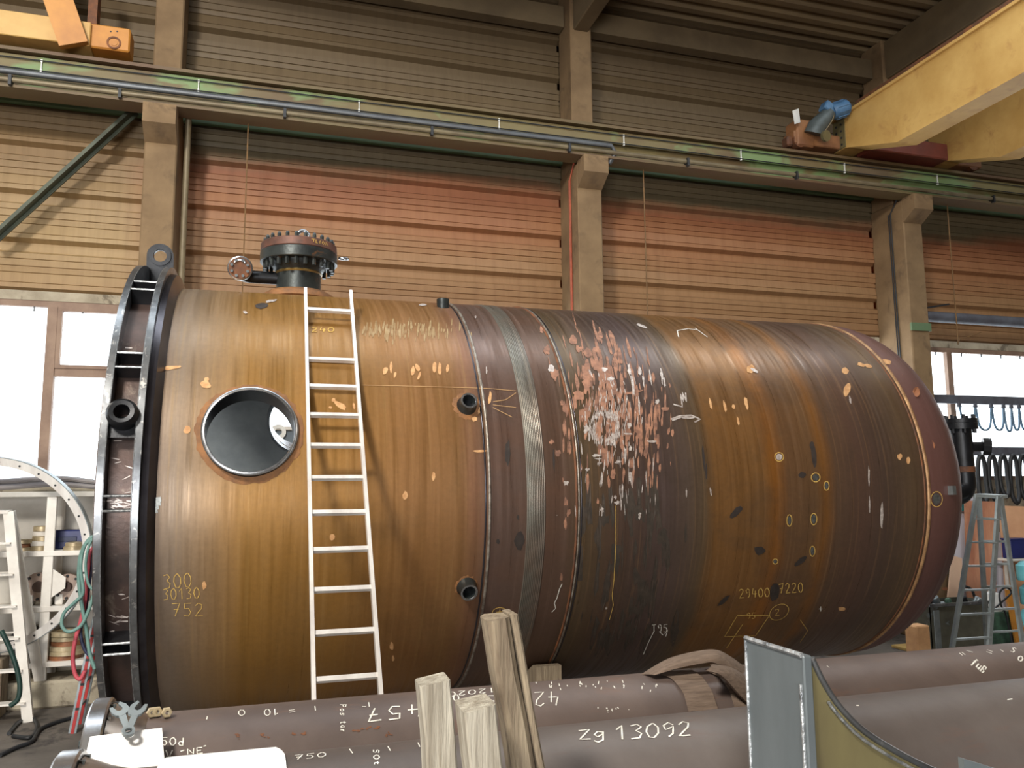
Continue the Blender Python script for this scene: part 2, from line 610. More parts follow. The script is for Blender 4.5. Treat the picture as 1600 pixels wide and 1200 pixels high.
# windows
def window(name, x0, x1, mull, trans, label):
    b = MB()
    fy0, fy1 = WY + 0.03, WY + 0.13
    b.box((x0, fy0, WZ0), (x1, fy1, WZ0 + 0.08)).box((x0, fy0, WZ1 - 0.09), (x1, fy1, WZ1))
    b.box((x0, fy0, WZ0 + 0.08), (x0 + 0.08, fy1, WZ1 - 0.09)).box((x1 - 0.08, fy0, WZ0 + 0.08), (x1, fy1, WZ1 - 0.09))
    w = b.build(name, M_frame, kind='structure', label=label)
    edges = [x0 + 0.08] + sorted(mull) + [x1 - 0.08]
    for mx in mull:
        MB().box((mx - 0.065, fy0 - 0.03, WZ0 + 0.08), (mx + 0.065, fy1, WZ1 - 0.09)).build('mullion', M_frame, w)
    for i in range(len(edges) - 1):
        a, c = edges[i] + (0.065 if i else 0), edges[i + 1] - (0.065 if i < len(edges) - 2 else 0)
        tz = trans.get(i)
        zs = [WZ0 + 0.08, WZ1 - 0.09]
        if tz:
            MB().box((a, fy0, tz - 0.06), (c, fy1, tz + 0.06)).build('transom', M_frame, w)
            # opening sash above
            s = MB()
            s0, s1 = tz + 0.06, WZ1 - 0.09
            for lo, hi in (((a, s0), (a + 0.06, s1)), ((c - 0.06, s0), (c, s1)), ((a + 0.06, s0), (c - 0.06, s0 + 0.05)), ((a + 0.06, s1 - 0.05), (c - 0.06, s1))):
                s.box((lo[0], fy0 - 0.02, lo[1]), (hi[0], fy1 - 0.02, hi[1]))
            s.build('sash', M_frame, w)
            MB().box((a, fy0 + 0.05, zs[0]), (c, fy0 + 0.058, tz - 0.06)).build('pane', M_glass, w)
            MB().box((a + 0.06, fy0 + 0.045, tz + 0.11), (c - 0.06, fy0 + 0.053, zs[1] - 0.05)).build('pane', M_glass, w)
        else:
            MB().box((a, fy0 + 0.05, zs[0]), (c, fy0 + 0.058, zs[1])).build('pane', M_glass, w)
        # wire clips hanging from the top of the glazing
        n = max(1, int((c - a) / 0.45))
        clips = MB()
        for k in range(n):
            xx = a + (k + 0.6) * (c - a) / n
            clips.box((xx - 0.012, fy0 + 0.02, zs[1] - 0.07), (xx + 0.012, fy0 + 0.04, zs[1] + 0.01))
        clips.build('glazing_clip', M_conduit, w)
    return w


mz = atY(120, 582, WY).z
window('window_1', -8.5, COLX[0] - 0.02, [atY(80, 520, WY).x, -5.6], {2: mz}, 'large bright window on the left beside the concrete column')
window('window_2', COLX[0] + 0.46, COLX[1] - 0.02, [-0.2, 1.4, 3.1], {}, 'bright window seen through the round openings of the tank')
window('window_3', COLX[2] + 0.46, 18.2, [atY(1486, 590, WY).x, 16.0], {}, 'large bright window at the right behind the hose racks')

# roof
PITCHES = [(-0.03, 0.0), (0.06, 0.0), (0.10, 0.09), (0.19, 0.09), (0.23, 0.0)]
ceil = MB().box((-10, -13, 11.9), (20, 14, 12.0)).build('ceiling', M_roof, kind='structure', label='dark ribbed steel roof')
for bay in range(4):
    x0 = COLX[0] + BAY * (bay - 1)
    b = MB()
    ys, zs = [], []
    y = 5.0
    while y < 12.9:
        for dy, dz in ((0, 0), (0.13, 0), (0.17, 0.11), (0.30, 0.11)):
            ys.append(y + dy)
            zs.append(11.76 + dz)
        y += 0.34
    n = len(ys)
    vs = [V((x0, ys[i], zs[i])) for i in range(n)] + [V((x0 + BAY, ys[i], zs[i])) for i in range(n)]
    b.add(vs, [(i, i + 1, i + 1 + n, i + n) for i in range(n - 1)])
    b.build('roof_sheet', M_roof, ceil)
    MB().box((x0 + 0.3, 12.62, 11.05), (x0 + BAY, 12.85, 11.45)).build('eave_beam', M_concdark, ceil)
    for yy in (9.6,):
        MB().box((x0 + 0.3, yy, 11.42), (x0 + BAY, yy + 0.16, 11.76)).build('purlin', M_concdark, ceil)

names = ['concrete corbel column at the left beside the bright window', 'concrete corbel column in the middle above the tank', 'concrete corbel column at the right behind the rounded tank end']
for i, cx in enumerate(COLX):
    r = root('concrete_column', (cx + 0.22, 12.5, 0), names[i], 'column', 'concrete columns along the back wall')
    w = 0.44
    MB().cbox((cx, 12.1, 0), (cx + w, 12.96, 8.3), 0.02).build('shaft', M_conc, r)
    MB().cbox((cx + 0.02, 12.36, 8.3), (cx + w - 0.02, 12.96, 11.76), 0.02).build('upper_shaft', M_conc, r)
    out = [(12.105, 7.84), (11.80, 8.03), (11.80, 8.32), (12.105, 8.32)]
    MB().prism(out, (cx + w / 2, 0, 0), Y_, Z_, w).build('corbel', M_conc, r)
    rb = MB().cbox((cx + 0.08, -12.5, 10.86 if i == 1 else 10.93), (cx + 0.36, 12.42, 11.72), 0.02)
    rb.build('roof_rafter', M_concdark, None, ['concrete rafter meeting the top of the left column', 'concrete rafter meeting the top of the middle column', 'concrete rafter above the yellow crane at the right'][i], 'beam', 'concrete roof rafters')
# pipe groove line down the left face of columns 2 and 3 and the cables beside the first
p0, p1 = atY(293, 182, 12.3), atY(281, 437, 12.3)
b = MB().tube([(p1.x + 0.02, 12.3, 0.0), (p1.x + 0.02, 12.3, p0.z), (p1.x + 0.02, 12.2, p0.z + 0.25)], 0.045, 10)
b.build('drain_pipe', M_conduit2, None, 'thin vertical pipe running down beside the left column', 'pipe', smooth=40)
for i, cx in ((1, COLX[1]), (2, COLX[2])):
    b = MB()
    yy = 12.1 + 0.30
    b.tube([(cx - 0.02, yy, 4.6), (cx - 0.02, yy, 8.1), (cx - 0.02, yy - 0.2, 8.34)], 0.014, 6).tube([(cx - 0.02, yy + 0.05, 4.6), (cx - 0.02, yy + 0.05, 8.1)], 0.012, 6)
    b.build('wall_cable', M_redwire if i == 1 else M_rubber, None, 'reddish cable pair down the side of the middle column' if i == 1 else 'dark cable pair down the side of the right column', 'cable', smooth=40)

# ------------------------------------------------------------------ crane runway girder
gr = root('crane_runway_girder', (5, 12.03, 8.32), 'long olive crane runway beam carried on the column corbels', 'beam')
gx0, gx1 = -9, 19
MB().box((gx0, 12.01, 8.36), (gx1, 12.05, 8.86)).build('web', M_girder, gr)
MB().box((gx0, 11.85, 8.32), (gx1, 12.21, 8.36)).build('bottom_flange', M_girderflange, gr)
MB().box((gx0, 11.85, 8.86), (gx1, 12.21, 8.91)).build('top_flange', M_girderflange, gr)
MB().cbox((gx0, 11.99, 8.91), (gx1, 12.07, 8.98), 0.012).build('rail', M_rust, gr)
MB().box((gx0, 11.93, 8.62), (gx1, 11.96, 8.84)).build('cable_tray_side', M_girder, gr)
zc = atY(400, 159, 11.86).z
MB().tube([(gx0, 11.86, zc), (atY(955, 228, 11.86).x, 11.86, zc), (atY(962, 240, 11.86).x, 11.86, zc - 0.12), (atY(955, 256, 11.86).x, 11.95, zc - 0.28)], 0.042, 10).build('conduit', M_conduit, gr, smooth=40)
zc2 = atY(400, 171, 11.84).z
MB().tube([(gx0, 11.84, zc2), (gx1, 11.84, zc2)], 0.038, 10).build('conduit', M_conduit2, gr, smooth=40)
for px in (15, 187, 445, 675, 890, 1075, 1245, 1552):
    x = atY(px, 130 + px * 0.11, 11.8).x
    MB().box((x - 0.02, 11.78, zc2 - 0.09), (x + 0.02, 11.9, zc2 + 0.05)).build('conduit_bracket', M_rubber, gr)
for px in (64, 310, 561, 780, 975, 1158, 1320, 1465):
    x = atY(px, 100 + px * 0.12, 11.9).x
    MB().box((x - 0.012, 11.9, 8.6), (x + 0.012, 11.93, 8.66)).box((x - 0.006, 11.9, 8.66), (x + 0.006, 11.92, 8.76)).box((x - 0.012, 11.9, 8.76), (x + 0.012, 11.93, 8.8)).build('cable_clip', M_white, gr)
for zz in (8.63, 8.78):
    MB().tube([(gx0, 11.905, zz), (gx1, 11.905, zz)], 0.009, 6).build('conductor_wire', M_rubber, gr)
z1 = atY(400, 203, WY - 0.06).z
z2 = atY(400, 194, WY - 0.06).z
MB().cbox((-9, WY - 0.07, z1), (19, WY + 0.02, z2), 0.012).build('wall_channel', M_greenstrip, None, 'narrow green channel along the wall behind the crane beam', 'rail')

# diagonal brace at the left
a, c = atY(-12, 372, 12.5), atY(210, 171, 12.5)
br = MB().bar(a, c, 0.05, 0.17, up=(0, 1, 0)).bar(a + V((0, 0.07, 0)), c + V((0, 0.07, 0)), 0.14, 0.03, up=(0, 1, 0))
br.build('diagonal_brace', M_brace, None, 'dark green diagonal steel brace at the upper left', 'brace')

# hanging wires below the runway beam
for (x0, y0), (x1, y1), lab in (((386, 190), (381, 452), 'rusty hanging wire behind the flanged manway neck'), ((1005, 265), (1012, 492), 'rusty hanging wire right of the middle column'), ((1482, 345), (1496, 520), 'rusty hanging wire with a hooked end over the right window')):
    YW = 12.15
    p, q = atY(x0, y0, YW), atY(x1, y1, YW)
    xm = (p.x + q.x) / 2
    p, q = V((xm, YW, 8.325)), V((xm, YW, q.z))
    pts = [p, q - V((0, 0, 1.0))]
    if x0 == 1482:
        pts = smoothpath([p, q, q + V((0.05, 0, -0.12)), atY(1533, 519, YW)], 3)
    MB().tube(pts, 0.011, 6).build('hanging_wire', M_cable, None, lab, 'wire', 'hanging wires below the runway beam', smooth=40)

# round duct at the right
a, c = atY(1428, 493, 12.3), atY(1640, 515, 12.3)
vp = root('vent_pipe', (a.x + 1, 12.3, a.z - 0.1), 'grey horizontal pipe leaving the right column over the window', 'pipe')
MB().tube([a, (c.x + 1.5, 12.3, a.z)], 0.105, 16).build('pipe', M_beam, vp, smooth=40)
MB().tube([a - X_ * 0.06, a + X_ * 0.02], 0.125, 16).build('end_cap', M_conduit, vp, smooth=40)
MB().bar(a + V((0.2, -0.1, 0.14)), a + V((0.75, -0.12, 0.24)), 0.03, 0.03).build('strap_arm', M_rubber, vp)
q0, q1 = atY(1445, 505, 12.08), atY(1445, 517, 12.08)
MB().box((COLX[2] - 0.01, 12.07, q1.z), (COLX[2] + 0.45, 12.11, q0.z)).build('pipe_strap', M_greenstrip, vp)

# ------------------------------------------------------------------ yellow bridge crane (right)
XG = 10.03
cr = root('bridge_crane', (XG + 1.5, 11.9, 8.98), 'yellow twin girder bridge crane running on the rail at the upper right', 'crane')


def girder(x0, x1, name='girder', m=M_yellow):
    out = [(12.05, 9.02), (12.05, 9.62), (-9, 9.62), (-9, 8.59), (10.5, 8.59), (11.75, 9.02)]
    g = MB().prism(out, ((x0 + x1) / 2, 0, 0), Y_, Z_, x1 - x0).build(name, m, cr)
    MB().box((x0 - 0.05, -9, 9.62), (x1 + 0.05, 12.05, 9.67)).build('top_plate', M_yellow, g)
    MB().box((x0 - 0.02, -9, 9.67), (x0 + 0.06, 11.4, 9.75)).build('trolley_rail', M_rust, g)
    return g


g1 = girder(XG, XG + 0.42)
gx = atY(1555, 238, 10.6).x
g2 = girder(gx, gx + 0.42)
# bolted end splice on the near girder
sp = MB().box((XG - 0.02, 11.72, 9.03), (XG, 12.02, 9.6)).build('splice_plate', M_web, cr)
for k in range(4):
    for yy in (11.8, 11.93):
        MB().tube([(XG - 0.035, yy, 9.1 + k * 0.13), (XG - 0.02, yy, 9.1 + k * 0.13)], 0.02, 6).build('bolt', M_rubber, sp)
# end truck along the rail
ex0, ex1 = atY(1240, 225, 11.9).x, atY(1532, 262, 11.9).x
MB().cbox((ex0, 11.86, 9.04), (ex1, 12.2, 9.30), 0.02).build('end_truck', mat('truck_brown', (150, 104, 66), (116, 76, 52), 2, 0.6), cr)
MB().cbox((XG + 0.45, 11.6, 8.98), (gx, 12.0, 9.3), 0.02).build('truck_red_plate', mat('truck_red', (132, 62, 44), (104, 50, 38), 2, 0.6), cr)
for x in (ex0 + 0.12, ex1 - 0.2):
    MB().lathe([(0.0, -0.06), (0.13, -0.06), (0.13, 0.06), (0.0, 0.06)], (x, 11.93, 9.11), Y_, 20).build('wheel', M_rust, cr, smooth=40)
MB().cbox((ex0 - 0.12, 11.9, 9.0), (ex0, 12.1, 9.2), 0.03).build('buffer', M_rust, cr)
MB().cbox((ex0 + 0.05, 11.84, 9.0), (ex0 + 0.42, 12.2, 9.52), 0.03).build('wheel_housing', mat('truck_brown', (150, 104, 66)), cr)
# drive motor
mo = MB()
m0, m1, m2 = atY(1325, 167, 11.55), atY(1298, 176, 11.62), atY(1276, 198, 11.7)
ax = (m0 - m1).normalized()
mo.lathe([(0.0, 0), (0.11, 0), (0.14, 0.03), (0.15, 0.05), (0.15, 0.30), (0.13, 0.34), (0, 0.34)], m0, -ax, 20)
motor = mo.build('drive_motor', M_blue, cr, smooth=40)
MB().lathe([(0.0, 0.012), (0.08, 0.012), (0.08, -0.006), (0.0, -0.006)], m0, ax, 16).build('fan_cover', M_rubber, motor, smooth=40)
for k in range(10):
    t = 2 * pi * k / 10
    xx = ax.cross(Z_).normalized()
    yy = xx.cross(ax)
    e = xx * cos(t) + yy * sin(t)
    MB().bar(m0 - ax * 0.06 + e * 0.153, m0 - ax * 0.28 + e * 0.153, 0.010, 0.022, up=e).build('cooling_fin', M_blue, motor)
MB().cbox((-0.13, -0.1, -0.09), (0.13, 0.1, 0.09), 0.02, Matrix.Translation(m1 + V((-0.05, 0, 0.06))) @ Matrix.Rotation(0.5, 4, 'Y')).build('terminal_box', M_blue, motor)
MB().tube([m1 - ax * 0.02, m2, m2 + V((-0.02, 0.05, -0.12))], [0.13, 0.17, 0.19], 16).build('gearbox', mat('gear_grey_blue', (92, 102, 104), (70, 76, 76), 4, 0.5, 0.2), cr, smooth=40)
MB().tube(smoothpath([m1 + V((0.0, -0.08, -0.05)), m1 + V((-0.06, -0.1, -0.2)), m2 + V((0.03, -0.06, -0.22))], 4), 0.01, 6).build('motor_cable', M_conduit2, cr, smooth=40)
gd = atY(1288, 213, 11.6)
MB().lathe([(0, 0), (0.1, 0), (0.1, 0.06), (0, 0.06)], gd, V((0.2, -1, -0.2)), 18).build('gear_cover', M_web, cr, smooth=40)
s0 = atY(1244, 182, 11.75)
MB().prism([(-0.05, -0.16), (0.10, -0.09), (0.075, 0.17), (-0.09, 0.09)], s0, V((1, 0.25, 0)), Z_, 0.012).build('white_sign', M_white, cr)

# yellow crane part (upper left)
cl = root('crane_end_carriage', (atY(100, 60, 11.9).x, 11.95, 8.98), 'yellow crane end carriage on the rail at the upper left corner', 'crane')
xb1 = atY(203, 65, 11.86).x
xb0 = atY(136, 60, 11.86).x
MB().cbox((xb0, 11.86, 9.06), (xb1, 12.2, 9.42), 0.02).build('wheel_box', M_orange, cl)
wc = atY(178, 67, 11.86)
MB().lathe([(0.07, -0.012), (0.095, -0.012), (0.095, 0.0), (0.07, 0.0)], wc, Y_, 24, closed=True).build('axle_ring', M_rust, cl, smooth=40)
MB().lathe([(0, -0.006), (0.045, -0.006), (0.045, 0), (0, 0)], wc, Y_, 20).build('axle_cap', M_orange, cl, smooth=40)
for px in (173, 183):
    q = atY(px, 49, 11.855)
    MB().tube([q, q + V((0, 0.01, 0))], 0.012, 8).build('bolt', M_rubber, cl)
za, zb = atY(40, 62, 11.9).z, atY(40, 24, 11.9).z
MB().cbox((-9, 11.8, 9.04), (xb0 + 0.05, 12.15, 9.04 + (zb - za)), 0.01).build('carriage_beam', M_yellow, cl)
d0, d1 = atY(88, -10, 11.7), atY(116, 71, 11.75)
dd = (d1 - d0)
MB().bar(d0 - dd * 1.6, d1, 0.37, 0.12, up=(0, 1, 0)).build('inclined_leg', M_orange, cl)
MB().box((xb0 - 0.02, 11.9, 9.4), (xb0 + 0.1, 12.1, 10.3)).build('post', M_rust, cl)

# ================================================================== TANK


def tankmat(name, u0, u1, stops, streak=0.5, mottle=0.3, rough=0.42, metal=0.35, mcol=(70, 58, 48), light=(190, 150, 100), seed=0.0, mscale=2.0, rough_mid=None):
    """colours in bands along the tank axis, streaked round the circumference as rolled plate is"""
    t = NT(name)
    tc = t.n('ShaderNodeTexCoord')
    sp = t.n('ShaderNodeSeparateXYZ')
    t.l(tc.outputs['Object'], sp.inputs[0])
    u = sp.outputs[0]
    th = t.math('ARCTAN2', sp.outputs[2], t.math('MULTIPLY', sp.outputs[1], -1.0))
    cv = t.n('ShaderNodeCombineXYZ')
    t.l(u, cv.inputs[0])
    t.l(t.math('MULTIPLY', th, 2.0), cv.inputs[1])
    cv.inputs[2].default_value = seed
    uv = cv.outputs[0]

    def sc(sx, sy):
        mp = t.n('ShaderNodeMapping')
        mp.inputs['Scale'].default_value = (sx, sy, 1)
        t.l(uv, mp.inputs[0])
        return mp.outputs[0]
    wob = t.noise(sc(2.0, 0.9), 1.4, 4)
    uu = t.math('ADD', u, t.math('MULTIPLY', t.math('SUBTRACT', wob, 0.5), 0.14))
    f = t.math('DIVIDE', t.math('SUBTRACT', uu, u0), u1 - u0)
    base = t.ramp(f, [((s - u0) / (u1 - u0), lin(c)) for s, c in stops])
    st = t.noise(sc(16, 0.35), 1.3, 6, 0.65)
    base = t.mix(streak, base, t.ramp(st, [(0.3, (0.72, 0.7, 0.68, 1)), (0.5, (1, 1, 1, 1)), (0.72, (1.0, 1.0, 1.0, 1))]), 'MULTIPLY')
    st2 = t.noise(sc(30, 0.5), 1.0, 3, 0.5)
    base = t.mix(t.math('MULTIPLY', t.ramp(st2, [(0.56, (0, 0, 0, 1)), (0.72, (1, 1, 1, 1))]), streak * 0.55), base, lin(light))
    mo_ = t.noise(sc(1.0, 1.0), mscale, 8, 0.68, 0.5)
    base = t.mix(t.math('MULTIPLY', t.ramp(mo_, [(0.46, (0, 0, 0, 1)), (0.68, (1, 1, 1, 1))]), mottle), base, lin(mcol))
    fine = t.noise(sc(1, 1), 22, 6, 0.7)
    base = t.mix(0.35, base, t.ramp(fine, [(0.3, (0.7, 0.7, 0.7, 1)), (0.7, (1.15, 1.15, 1.15, 1))]), 'MULTIPLY')
    rr = t.n('ShaderNodeMapRange')
    rr.inputs['From Min'].default_value = 0.3
    rr.inputs['From Max'].default_value = 0.7
    rr.inputs['To Min'].default_value = rough - 0.15
    rr.inputs['To Max'].default_value = rough + 0.16
    t.l(st, rr.inputs[0])
    t.bump(t.noise(sc(12, 1.2), 2.0, 6, 0.6), 0.10, 0.01)
    return t.done(base, rr.outputs[0], metal, 0.5)


def ux(px, y=740):
    return tank(px, y)[0]


US1, US2, US3 = 1.715, 2.498, 6.318
UG0, UG1 = 2.045, 2.215
M_gold = tankmat('golden_plate', -0.95, US1, [(-0.95, (116, 98, 84)), (-0.72, (126, 110, 94)), (-0.5, (136, 110, 80)), (-0.2, (140, 102, 48)), (0.5, (142, 102, 48)), (1.0, (140, 100, 58)), (1.45, (138, 100, 62)), (1.6, (132, 94, 70)), (US1, (116, 88, 72))], 0.4, 0.3, 0.42, 0.4, (122, 98, 68), (166, 134, 82), 1.0, 1.1)
M_purple = tankmat('purple_mill_scale', US1, US2, [(US1, (104, 84, 76)), (UG0, (106, 86, 76)), (UG1, (102, 80, 68)), (2.4, (104, 82, 70)), (US2, (96, 78, 62))], 0.3, 0.35, 0.38, 0.5, (120, 86, 68), (150, 124, 110), 2.0, 2.4)
M_weldband = tankmat('machined_grey_band', UG0, UG1, [(UG0, (116, 114, 106)), (UG1, (108, 100, 92))], 0.7, 0.4, 0.36, 0.55, (156, 112, 86), (160, 146, 130), 3.0, 0.7)
mid = [(US2, (100, 84, 64)), (ux(930), (98, 80, 62)), (ux(960), (94, 74, 62)), (ux(1010), (90, 74, 68)), (ux(1040), (96, 80, 76)), (ux(1075), (98, 82, 72)), (ux(1100), (104, 86, 66)), (ux(1118), (134, 96, 56)), (ux(1190), (136, 98, 58)), (ux(1212), (150, 98, 46)), (ux(1232), (122, 90, 62)), (ux(1272), (120, 90, 62)), (ux(1288), (138, 94, 50)), (ux(1305), (106, 82, 64)), (ux(1345), (102, 78, 66)), (ux(1385), (94, 76, 66)), (ux(1425), (106, 86, 66)), (US3, (100, 78, 62))]
M_mid = tankmat('weathered_plate', US2, US3, mid, 0.55, 0.42, 0.38, 0.5, (80, 68, 58), (164, 128, 90), 4.0, 1.7)
M_head = tankmat('red_brown_head', US3, 7.7, [(US3, (104, 72, 66)), (7.7, (96, 66, 62))], 0.15, 0.2, 0.5, 0.2, (88, 60, 58), (130, 96, 84), 5.0, 1.2)
M_seam = mat('weld_seam', (176, 170, 160), (110, 98, 88), 14, 0.34, 0.6, bump=0.4, bscale=40)
M_seamo = mat('head_seam_light', (184, 146, 104), (130, 96, 66), 8, 0.5, 0.35)

tk = bpy.data.objects.new('pressure_tank', None)
col.objects.link(tk)
tk.matrix_world = TM
ROOTLOC[tk.name] = V((0, 0, 0))
tag(tk, 'huge horizontal rust-brown steel tank with flanged open end lying across the hall', 'tank')


def shell(name, u0, u1, m, n=192, thick=0.03, cuts=()):
    b = MB()
    segs = max(2, int((u1 - u0) / 0.25))
    pr = [(RT, u0 + (u1 - u0) * i / segs) for i in range(segs + 1)] + [(RT - thick, u1 - (u1 - u0) * i / segs) for i in range(segs + 1)]
    b.lathe(pr, (0, 0, 0), X_, n, closed=True)
    o = b.build(name, m, tk, local=True, smooth=35)
    for cu, ca, crad in cuts:
        axd = V((0, -cos(ca), sin(ca)))
        c = MB().tube([V((cu, 0, 0)) + axd * 1.3, V((cu, 0, 0)) + axd * 2.6], crad, 64).build('cutter', m, tk, local=True)
        md = o.modifiers.new('cut', 'BOOLEAN')
        md.operation = 'DIFFERENCE'
        md.solver = 'EXACT'
        md.object = c
        bpy.context.view_layer.update()
        dg = bpy.context.evaluated_depsgraph_get()
        me = bpy.data.meshes.new_from_object(o.evaluated_get(dg))
        o.modifiers.clear()
        o.data = me
        bpy.data.objects.remove(c, do_unlink=True)
    o.data.materials.append(M_inner)
    for p in o.data.polygons:
        p.use_smooth = True
        c = p.center
        if sqrt(c.y * c.y + c.z * c.z) < RT - 0.02:
            p.material_index = len(o.data.materials) - 1
    o.data.set_sharp_from_angle(angle=rad(35))
    return o


HU, HA, HR = -0.185, rad(14.3), 0.352
fp = tloc(cylhit(421, 652, TC, TA, RT, far=True))
FA = atan2(fp.z, -fp.y)
FR = 0.42
FU = fp.x + FR
gold = shell('gold_shell_course', -0.92, US1, M_gold, 256, 0.03, [(HU, HA, HR), (FU, FA, FR)])
shell('purple_shell_ring', US1, UG0, M_purple)
shell('purple_shell_ring', UG1, US2, M_purple)
midsh = shell('weathered_shell_course', US2, US3, M_mid, 224)
# ridged machined band
pr = []
NR = 11
for i in range(NR):
    a = UG0 + (UG1 - UG0) * i / NR
    w = (UG1 - UG0) / NR
    pr += [(RT + 0.001, a), (RT + 0.006, a + w * 0.3), (RT + 0.006, a + w * 0.7), (RT + 0.001, a + w)]
pr += [(RT - 0.03, UG1), (RT - 0.03, UG0)]
MB().lathe(pr, (0, 0, 0), X_, 192, closed=True).build('machined_band', M_weldband, tk, local=True, smooth=50)


def bead(u, w, h, m, name='weld_seam', r=RT):
    MB().lathe([(r - 0.004, u - w), (r + h, u - w * 0.5), (r + h * 1.1, u), (r + h, u + w * 0.5), (r - 0.004, u + w)], (0, 0, 0), X_, 192).build(name, m, tk, local=True, smooth=60)


bead(US1 + 0.005, 0.014, 0.010, M_seam)
bead(US1 - 0.03, 0.01, 0.006, M_hub, 'step_edge')
bead(US2, 0.012, 0.010, M_rust)
bead(US2 + 0.022, 0.010, 0.008, M_seam)
bead(US2 + 0.045, 0.008, 0.005, M_hub, 'step_edge')
bead(US3, 0.022, 0.012, M_seamo)
bead(US3 - 0.05, 0.012, 0.006, M_rust)
# dished head with a short straight skirt
pr = [(RT - 0.002, US3 + 0.02), (RT - 0.002, US3 + 0.14)]
for k in range(1, 19):
    t = pi / 2 * k / 18
    pr.append(((RT - 0.002) * cos(t) + 1e-4, US3 + 0.14 + 1.14 * sin(t)))
MB().lathe(pr, (0, 0, 0), X_, 192).build('dished_head', M_head, tk, local=True, smooth=60)

# --- end flange: two discs, drum, hub, gussets
RF = 2.19
UL0, UL1, UR0, UR1 = -1.205, -1.155, -0.975, -0.925
MB().lathe([(2.03, UL0), (RF, UL0), (RF, UL1), (2.03, UL1)], (0, 0, 0), X_, 192, closed=True).build('flange_disc', M_rim, tk, local=True, smooth=40)
MB().lathe([(2.03, UR0), (RF, UR0), (RF, UR1), (2.03, UR1)], (0, 0, 0), X_, 192, closed=True).build('flange_disc', M_rim, tk, local=True, smooth=40)
MB().lathe([(2.045, UL0 - 0.03), (2.045, UR1), (1.96, UR1), (1.96, UL0 - 0.03)], (0, 0, 0), X_, 192, closed=True).build('flange_drum', M_drum, tk, local=True, smooth=40)
MB().lathe([(1.99, UR1), (2.13, UR1 + 0.002), (2.12, UR1 + 0.05), (2.02, UR1 + 0.085), (1.99, UR1 + 0.10)], (0, 0, 0), X_, 192).build('flange_hub', M_hub, tk, local=True, smooth=50)
# liner ring that closes the drum to the shell
pairs = [((225, 447), (225, 459)), ((198, 556), (194, 578)), ((186, 775), (184, 798)), ((188, 1000), (190, 1016))]
angs = []
for pa, pb in pairs:
    angs += [tank(pa[0], pa[1], 2.14)[1], tank(pb[0], pb[1], 2.14)[1]]
angs += [rad(a) for a in (100, 105, 135, 139, 170, 174, 205, 209, 240, 244, 275, 279, 305, 309)]
for a in angs:
    d = V((0, -cos(a), sin(a)))
    MB().prism([(UL1, 2.03), (UR0, 2.03), (UR0, RF - 0.012), (UL1, RF - 0.012)], (0, 0, 0), X_, d, 0.018).build('gusset_plate', M_black, tk, local=True)
    e = MB()
    for uu in (UL1, UR0):
        e.tube([V((uu, 0, 0)) + d * 2.04, V((uu, 0, 0)) + d * (RF - 0.01)], 0.007, 6)
    e.tube([V((UL1, 0, 0)) + d * (RF - 0.012), V((UR0, 0, 0)) + d * (RF - 0.012)], 0.009, 6)
    e.build('gusset_weld', M_weldb, tk, local=True, smooth=60)
for uu, rr_ in ((UL1 - 0.004, RF), (UR0 + 0.004, RF)):
    MB().lathe([(rr_ - 0.002, uu - 0.004), (rr_ + 0.003, uu), (rr_ - 0.002, uu + 0.004)], (0, 0, 0), X_, 192).build('rim_edge_weld', M_weldb, tk, local=True, smooth=60)
# lifting lug on top
la = rad(84)
ld = V((0, -cos(la), sin(la)))
lc = tloc(cylhit(243, 414, TC + TV * -0.22, TA, 2.0))
um = (UL1 + UR0) / 2 + 0.0
lr = 2.315
out = [(-0.125, -0.28), (0.125, -0.28)] + [(0.125 * cos(t), 0.125 * sin(t)) for t in [pi * k / 14 for k in range(15)]]
lug = bmesh.new()


def ringplate(o, ex, ey, outer, hole_r, t, n=24):
    """flat plate with rounded outline and a round hole (outer is sampled radially)"""
    b = MB()
    o, ex, ey = V(o), V(ex).normalized(), V(ey).normalized()
    ez = ex.cross(ey)
    N = n * 2
    vs = []
    for side in (1, -1):
        for k in range(N):
            an = 2 * pi * k / N
            dx, dy = cos(an), sin(an)
            R = outer(an)
            vs.append(o + ex * dx * R + ey * dy * R + ez * t / 2 * side)
        for k in range(N):
            an = 2 * pi * k / N
            vs.append(o + ex * cos(an) * hole_r + ey * sin(an) * hole_r + ez * t / 2 * side)
    fs = []
    for k in range(N):
        j = (k + 1) % N
        fs += [(k, j, N + j, N + k), (2 * N + k, 3 * N + k, 3 * N + j, 2 * N + j), (k, 2 * N + k, 2 * N + j, j), (N + k, N + j, 3 * N + j, 3 * N + k)]
    return b.add(vs, fs)


def lugout(w, foot):
    def f(an):
        if sin(an) >= 0:
            return w
        # straight sides down to the foot
        a = abs(cos(an))
        s_ = -sin(an)
        return min(w / a if a > 1e-6 else 1e9, foot / s_ if s_ > 1e-6 else 1e9)
    return f


lug.free()
lug = ringplate(V((um, 0, 0)) + ld * lr, X_, ld, lugout(0.12, 0.27), 0.058, 0.05).build('lifting_lug', M_black, tk, local=True, smooth=40)
ringplate(V((um, 0, 0)) + ld * lr + V((0, -0.03, 0)), X_, ld, lambda a: 0.098, 0.06, 0.03).build('lug_ring', M_black, lug, local=True, smooth=40)
